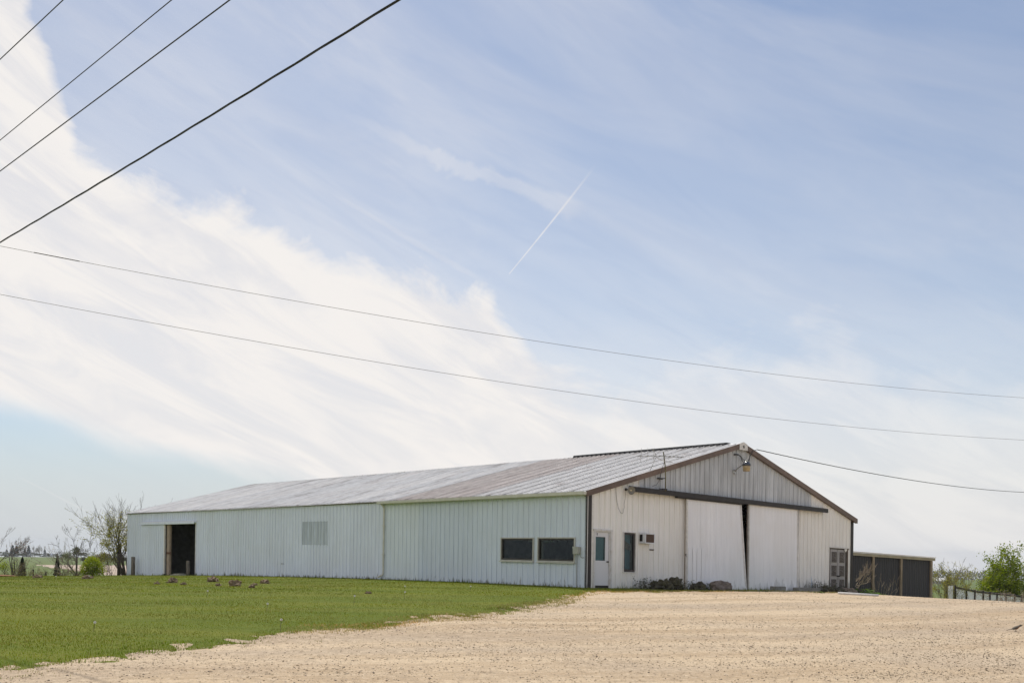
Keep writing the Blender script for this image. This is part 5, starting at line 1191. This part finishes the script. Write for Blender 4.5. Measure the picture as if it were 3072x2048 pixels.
# posts guarding the far door
for (v, out, ztop_, rad, lab, cap_) in ((41.75, .45, .47, .13, 'weathered round guard post left of the far sliding door', 1), (33.1, .40, .36, .11, 'weathered round guard post right of the far doorway', 1), (44.6, .35, .62, .12, 'dark wooden post under the budding tree at the barn corner', 0)):
    p = bw(-out, v, 0); zz = tz(p.x, p.y); hgt = ZB + ztop_ - zz
    o = MB().tube([(0, 0, -.3), (.01, 0, hgt * .5), (0, .01, hgt - .02), (0, .01, hgt)], [rad * 1.05, rad, rad * .98, rad * .9], 12).build('guard_post', MT['wood_grey'] if cap_ else MT['wood_dark'], None, (p.x, p.y, zz), True); tag(o, lab, 'post', 'posts along the barn side')
x0, y0_, x1_, y1_ = 12.15, 36.9, 13.6, 36.75
o = MB().tube([(x0, y0_, tz(x0, y0_) + .09), (12.9, 36.85, tz(12.9, 36.85) + .085), (x1_, y1_, tz(x1_, y1_) + .08)], .045, 10).build('white_pipe', MT['white_paint'], None, None, True); tag(o, 'white plastic pipe lying at the gravel edge', 'pipe')
p = bw(-1.3, 32.4, 0); o = MB().box(-.7, -.18, -.05, .7, .18, .10).box(-.6, -.15, .10, .4, .15, .14).build('stone_step', MT['concrete'], None, (p.x, p.y, tz(p.x, p.y))); o.rotation_euler = (0, .05, math.pi / 2 - TH + math.pi / 2); tag(o, 'pale slab in the grass before the far doorway', 'slab')
# clods of earth
cg = 'clods of earth on the lawn'
for i, (x, y, s) in enumerate(((-9.35, 33.5, .22), (-11.31, 34.2, .13), (-9.87, 33.4, .13), (-8.48, 32.4, .15), (-8.9, 34.4, .11), (-4.17, 28.9, .10), (-12.3, 34.4, .12), (-10.3, 36.5, .15), (-9.0, 36.2, .22), (-9.8, 35.4, .2), (-18.6, 43.5, .25), (-12.8, 37.5, .25), (-11.6, 38.5, .3), (-22.0, 46, .25))):
    mound('dirt_clod', x, y, s * .85, s * .65, s * .62, 1.1 * i + .4, MT['clod'], 'brown clod of earth thrown up on the lawn before the barn', 'clod', cg, 3, .7, i * .7, 3.5)
# dandelion clocks
for i, (x, y, h) in enumerate(((-3.29, 30.5, .16), (-1.3, 31.1, .14), (-2.86, 26.5, .18), (-3.78, 23.8, .20), (-3.9, 16.75, .20), (-7.89, 25.7, .15), (-18.25, 39.7, .16), (-15.99, 37.5, .2), (-5.3, 21.5, .14), (-6.9, 16.4, .12))):
    root = empty('dandelion', (x, y, tz(x, y)), 0, label='white dandelion seed head standing up from the lawn', cat='dandelion', group='dandelions in the lawn')
    MB().tube([(0, 0, -.03), (.01, 0, h * .5), (.02, .01, h)], .004, 4).build('stem', MT['twig'], root)
    m_ = MB()
    for k in range(60):
        g = k * 2.39996; zc = 1 - 2 * (k + .5) / 60; rr_ = math.sqrt(1 - zc * zc); d = Vector((rr_ * math.cos(g), rr_ * math.sin(g), zc)); c = Vector((.02, .01, h + .02)); e = d.orthogonal().normalized() * .009
        m_.quad([c + d * .008 - e * .15, c + d * .020 - e * .6, c + d * .022 + e * .6, c + d * .008 + e * .15])
    m_.build('seed_head', MT['white_paint'], root)

# ================================================================== robin on the gravel
bx, by = 10.15, 19.95; gz = float(gravel_z(np.array([bx]), np.array([by]))[0])
rb = empty('robin', (bx, by, gz), R(-6), label='small robin with a rusty breast on the gravel at the right edge', cat='bird')
prof = [(-.150, .030, .004, .006), (-.125, .036, .010, .005), (-.09, .046, .014, .007), (-.065, .054, .020, .016), (-.04, .062, .031, .030), (-.01, .070, .038, .037), (.02, .080, .038, .038), (.045, .092, .033, .033), (.062, .104, .026, .025), (.075, .116, .0235, .0225), (.092, .123, .023, .0215), (.106, .124, .018, .016), (.116, .122, .009, .008), (.122, .121, .006, .005), (.140, .118, .001, .001)]
m_ = MB(); N = 14
for (xx, zz, ry_, rz_) in prof:
    for k in range(N):
        a = 2 * math.pi * k / N; m_.v.append((xx, ry_ * math.cos(a), zz + rz_ * math.sin(a)))
for i in range(len(prof) - 1):
    for k in range(N):
        a = i * N + k; b = i * N + (k + 1) % N; m_.f.append((a, b, b + N, a + N))
        sn = math.sin(2 * math.pi * (k + .5) / N); xx = prof[i][0]
        m_.mi.append(3 if xx >= .115 else 1 if (sn < .05 and -.02 < xx < .07) else 2 if xx >= .06 else 4 if (sn < -.3 and xx < -.02 and xx > -.09) else 0)
m_.build('body', [M('robin_back', (.17, .145, .115), .8, var=.2, scale=60), M('robin_breast', (.30, .115, .03), .8, var=.15, scale=60), M('robin_head', (.10, .09, .075), .8), M('robin_beak', (.30, .20, .04), .4), M('robin_belly', (.5, .46, .42), .8)], rb, None, True)
for sy in (-1, 1):
    m_ = MB(); pts = [(.035, .036 * sy, .092), (.0, .043 * sy, .086), (-.05, .036 * sy, .066), (-.105, .014 * sy, .044), (-.05, .034 * sy, .050), (.0, .042 * sy, .058), (.03, .037 * sy, .070)]
    m_.quad(pts if sy > 0 else pts[::-1]); m_.build('wing', M('robin_wing', (.10, .085, .07), .8, var=.3, scale=40, stretch=(1, 1, 6)), rb)
    MB().tube([(.0, .014 * sy, .042), (.004, .016 * sy, .018), (-.004, .016 * sy, .002)], .003, 5).tube([(-.004, .016 * sy, .003), (.022, .019 * sy, .002)], .002, 4).tube([(-.004, .016 * sy, .003), (.019, .009 * sy, .002)], .002, 4).tube([(-.004, .016 * sy, .003), (-.018, .016 * sy, .002)], .002, 4).build('leg', MT['twig'], rb)
    MB().lathe([(.001, -.001), (.004, .0), (.002, .003)], (.098, .0215 * sy, .128), (0, sy, 0), 8).build('eye', MT['black'], rb)

# ================================================================== grass and loose stones
def grass_field():
    rng = np.random.default_rng(2)
    def blades(n, rlo, rhi, azlo, azhi, cond, hgt, wid, pal, nm, label, lean=.5, hv=None):
        r_ = rlo * (rhi / rlo) ** rng.uniform(0, 1, n) ** .85; a = np.radians(rng.uniform(azlo, azhi, n)); x = r_ * np.sin(a); y = r_ * np.cos(a)
        k = cond(x, y); x, y, r_ = x[k], y[k], r_[k]; n = len(x)
        h = hgt * rng.uniform(.5, 1.25, n) * (.75 + .7 * fbm(x, y, .5, 4)) * (.8 + .012 * r_); w = wid * (1 + r_ * .075) * rng.uniform(.7, 1.3, n)
        if hv is not None: h *= hv(x, y)
        z = np.where(edge_dist(x, y) > -1.5, np.maximum(terrain(x, y), gravel_z(x, y)), terrain(x, y)); th = rng.uniform(0, 6.283, n); ln = lean * h * rng.uniform(.2, 1, n); t2 = rng.uniform(0, 6.283, n)
        b = np.stack([x, y, z - .01], -1); sx = np.stack([np.cos(th), np.sin(th), 0 * th], -1) * (w * .5)[:, None]
        tip = b + np.stack([np.cos(t2) * ln, np.sin(t2) * ln, h], -1)
        V = np.stack([b - sx, b + sx, tip], 1).reshape(-1, 3); F = np.arange(n * 3).reshape(n, 3)
        c = pick_cols(n, pal, rng, .15); tone = (.25 + .95 * fbm(x, y * 2.2, .35, 7) + .55 * fbm(x * .3, y * 1.6, .5, 17))[:, None]; tone2 = fbm(x, y * 3, .16, 12)[:, None]
        c = c * tone * .9; c[:, 0:1] *= .75 + .60 * tone2; pale = np.clip((fbm(x * .35, y * 1.8, .45, 51) - .47) * 5.5, 0, 1)[:, None] * .6; c = c * (1 - pale) + pale * np.array([[.30, .31, .12]]) * rng.uniform(.7, 1.2, (n, 1)); c = np.clip(c, .005, 1)
        o = link(nm, np_mesh(nm, V, F, np.repeat(c, 3, 0)), MT['grass']); tag(o, label, None, None, 'stuff')
    def on_lawn(x, y):
        d = edge_dist(x, y) + 1.1 * (fbm(x, y, .9, 5) - .5) + .9 * (rng.uniform(0, 1, len(x)) - .5); u, v = uv_of(x, y)
        inside = (u > -.05) & (u < 18.4) & (v > -.02) & (v < 44.2); return (d < .05) & ~inside & (rng.uniform(0, 1, len(x)) < np.clip(.25 - d * 1.1, 0, 1))
    GP = [(.14, .205, .012), (.175, .24, .014), (.105, .155, .010), (.235, .255, .025), (.20, .195, .025)]
    blades(380000, 10.5, 78, -30, 27, on_lawn, .032, .0050, GP, 'grass', 'short mown grass blades of the lawn')
    def fringe(x, y):
        d = edge_dist(x, y) + 1.0 * (fbm(x, y, .9, 5) - .5); return (d > -.55) & (d < .35) & (rng.uniform(0, 1, len(x)) < .9)
    blades(150000, 10.5, 48, -30, 24, fringe, .055, .005, GP[:3] + [(.28, .25, .08)], 'edge_grass', 'taller ragged grass along the gravel edge')
    def dry(x, y):
        d = edge_dist(x, y) + 1.6 * (fbm(x, y, .6, 8) - .5); u, v = uv_of(x, y)
        return (d > -.55) & (d < .75) & (y > 16.5) & (rng.uniform(0, 1, len(x)) < .75) & ~((u > 0) & (v > -.3))
    blades(130000, 14, 50, -13, 24, dry, .045, .006, [(.46, .36, .16), (.38, .30, .12), (.52, .43, .24), (.30, .26, .09)], 'dry_grass', 'straw coloured dry grass where lawn meets gravel', .9)
    def straw(x, y):
        u, v = uv_of(x, y); return (edge_dist(x, y) < -.4) & (fbm(x, y * 2.5, .28, 31) > .57) & ~((u > -.1) & (v > -.1)) & (rng.uniform(0, 1, len(x)) < .5)
    blades(90000, 11, 70, -30, 15, straw, .030, .005, [(.36, .31, .12), (.30, .27, .08), (.42, .35, .17)], 'dry_patches', 'yellowed patches in the lawn', .9)
    def sparse(x, y):
        d = edge_dist(x, y) + 1.2 * (fbm(x, y, .8, 41) - .5); return (d > -.2) & (d < 1.3) & (rng.uniform(0, 1, len(x)) < np.clip(.9 - d * .7, 0, 1)) & (fbm(x, y, 2.5, 43) > .5)
    blades(120000, 10.5, 45, -30, 24, sparse, .035, .005, [(.22, .20, .05), (.34, .28, .11), (.17, .17, .03)], 'stray_grass', 'sparse grass straying into the gravel', .8)
    def wallside(x, y):
        u, v = uv_of(x, y); return (((u > -.55) & (u < -.06) & (v > -.2) & (v < 44)) | ((v > -.9) & (v < -.08) & (u > -.3) & (u < 18.3) & ~((u > .3) & (u < 1.3)))) & (fbm(x, y, 1.2, 15) > .42)
    blades(60000, 33, 72, -24, 22, wallside, .10, .006, [(.05, .075, .018), (.07, .10, .022), (.10, .12, .03)], 'wall_grass', 'unmown grass at the foot of the barn walls', .5)
grass_field()
def stones():
    rng = np.random.default_rng(6); n = 330000
    r_ = 9.5 * (46 / 9.5) ** rng.uniform(0, 1, n) ** 1.15; a = np.radians(rng.uniform(-30, 30, n)); x = r_ * np.sin(a); y = r_ * np.cos(a)
    d = edge_dist(x, y); rr_ = np.hypot(x + 14, y - 62); clump = .5 * fbm(rr_ * 1.2, x * .10, 1.0, 21) + .5 * fbm(x * .45, y * 1.3, .8, 21); keep = (d > -.25) & (rng.uniform(0, 1, n) < .10 + 1.15 * np.clip(clump - .40, 0, 1) + .25 * sstep(2, 9, x) * sstep(24, 12, y))
    x, y, r_, clump = x[keep], y[keep], r_[keep], clump[keep]; n = len(x); z = gravel_z(x, y); s = (.0035 + .0095 * rng.uniform(0, 1, n) ** 3.5) * (1 + .020 * r_)
    ax = rng.uniform(0, 6.283, n); c_, s_ = np.cos(ax), np.sin(ax); L = s * rng.uniform(.8, 1.5, n); Wd = s * rng.uniform(.6, 1.1, n); Hh = s * rng.uniform(.4, .9, n)
    V = np.zeros((n, 6, 3))
    for k, (lx, ly, lz) in enumerate(((1, 0, 0), (0, 1, 0), (-1, 0, 0), (0, -1, 0), (.2, .1, 1), (0, 0, -.6))):
        V[:, k, 0] = x + (lx * L) * c_ - (ly * Wd) * s_; V[:, k, 1] = y + (lx * L) * s_ + (ly * Wd) * c_; V[:, k, 2] = z + lz * Hh + .15 * Hh
    F0 = np.array([(0, 1, 4), (1, 2, 4), (2, 3, 4), (3, 0, 4), (1, 0, 5), (2, 1, 5), (3, 2, 5), (0, 3, 5)]); F = (F0[None] + 6 * np.arange(n)[:, None, None]).reshape(-1, 3)
    pal = [(.42, .32, .21), (.52, .41, .28), (.32, .26, .20), (.20, .165, .13), (.62, .51, .38), (.12, .10, .085)]; pr = np.array([.34, .30, .15, .07, .10, .04])
    c = np.array(pal)[rng.choice(6, n, p=pr)] * rng.uniform(.8, 1.2, (n, 1)); dk = (sstep(-2, 8, x) * sstep(22, 11, y) * (clump > .5) * (rng.uniform(0, 1, n) < .6)); c = c * (1 - .6 * dk[:, None])
    o = link('gravel_stones', np_mesh('gravel_stones', V.reshape(-1, 3), F, np.repeat(c, 6, 0)), leaf_mat('stone', .9, 0)); tag(o, 'loose gravel stones scattered over the yard', None, None, 'stuff')
stones()

# ================================================================== air
hb = MB().box(-3400, -3400, -90, 3400, 3400, 12).build('haze', None); tag(hb, 'thin haze in the air over the fields', None, None, 'stuff')
hm = bpy.data.materials.new('haze_air'); hm.use_nodes = True; hn = hm.node_tree.nodes; hn.clear()
pv = hn.new('ShaderNodeVolumePrincipled'); pv.inputs['Color'].default_value = (.86, .92, 1.0, 1); pv.inputs['Density'].default_value = .00013; pv.inputs['Anisotropy'].default_value = .3
ho = hn.new('ShaderNodeOutputMaterial'); hm.node_tree.links.new(pv.outputs[0], ho.inputs['Volume']); hb.data.materials.append(hm)
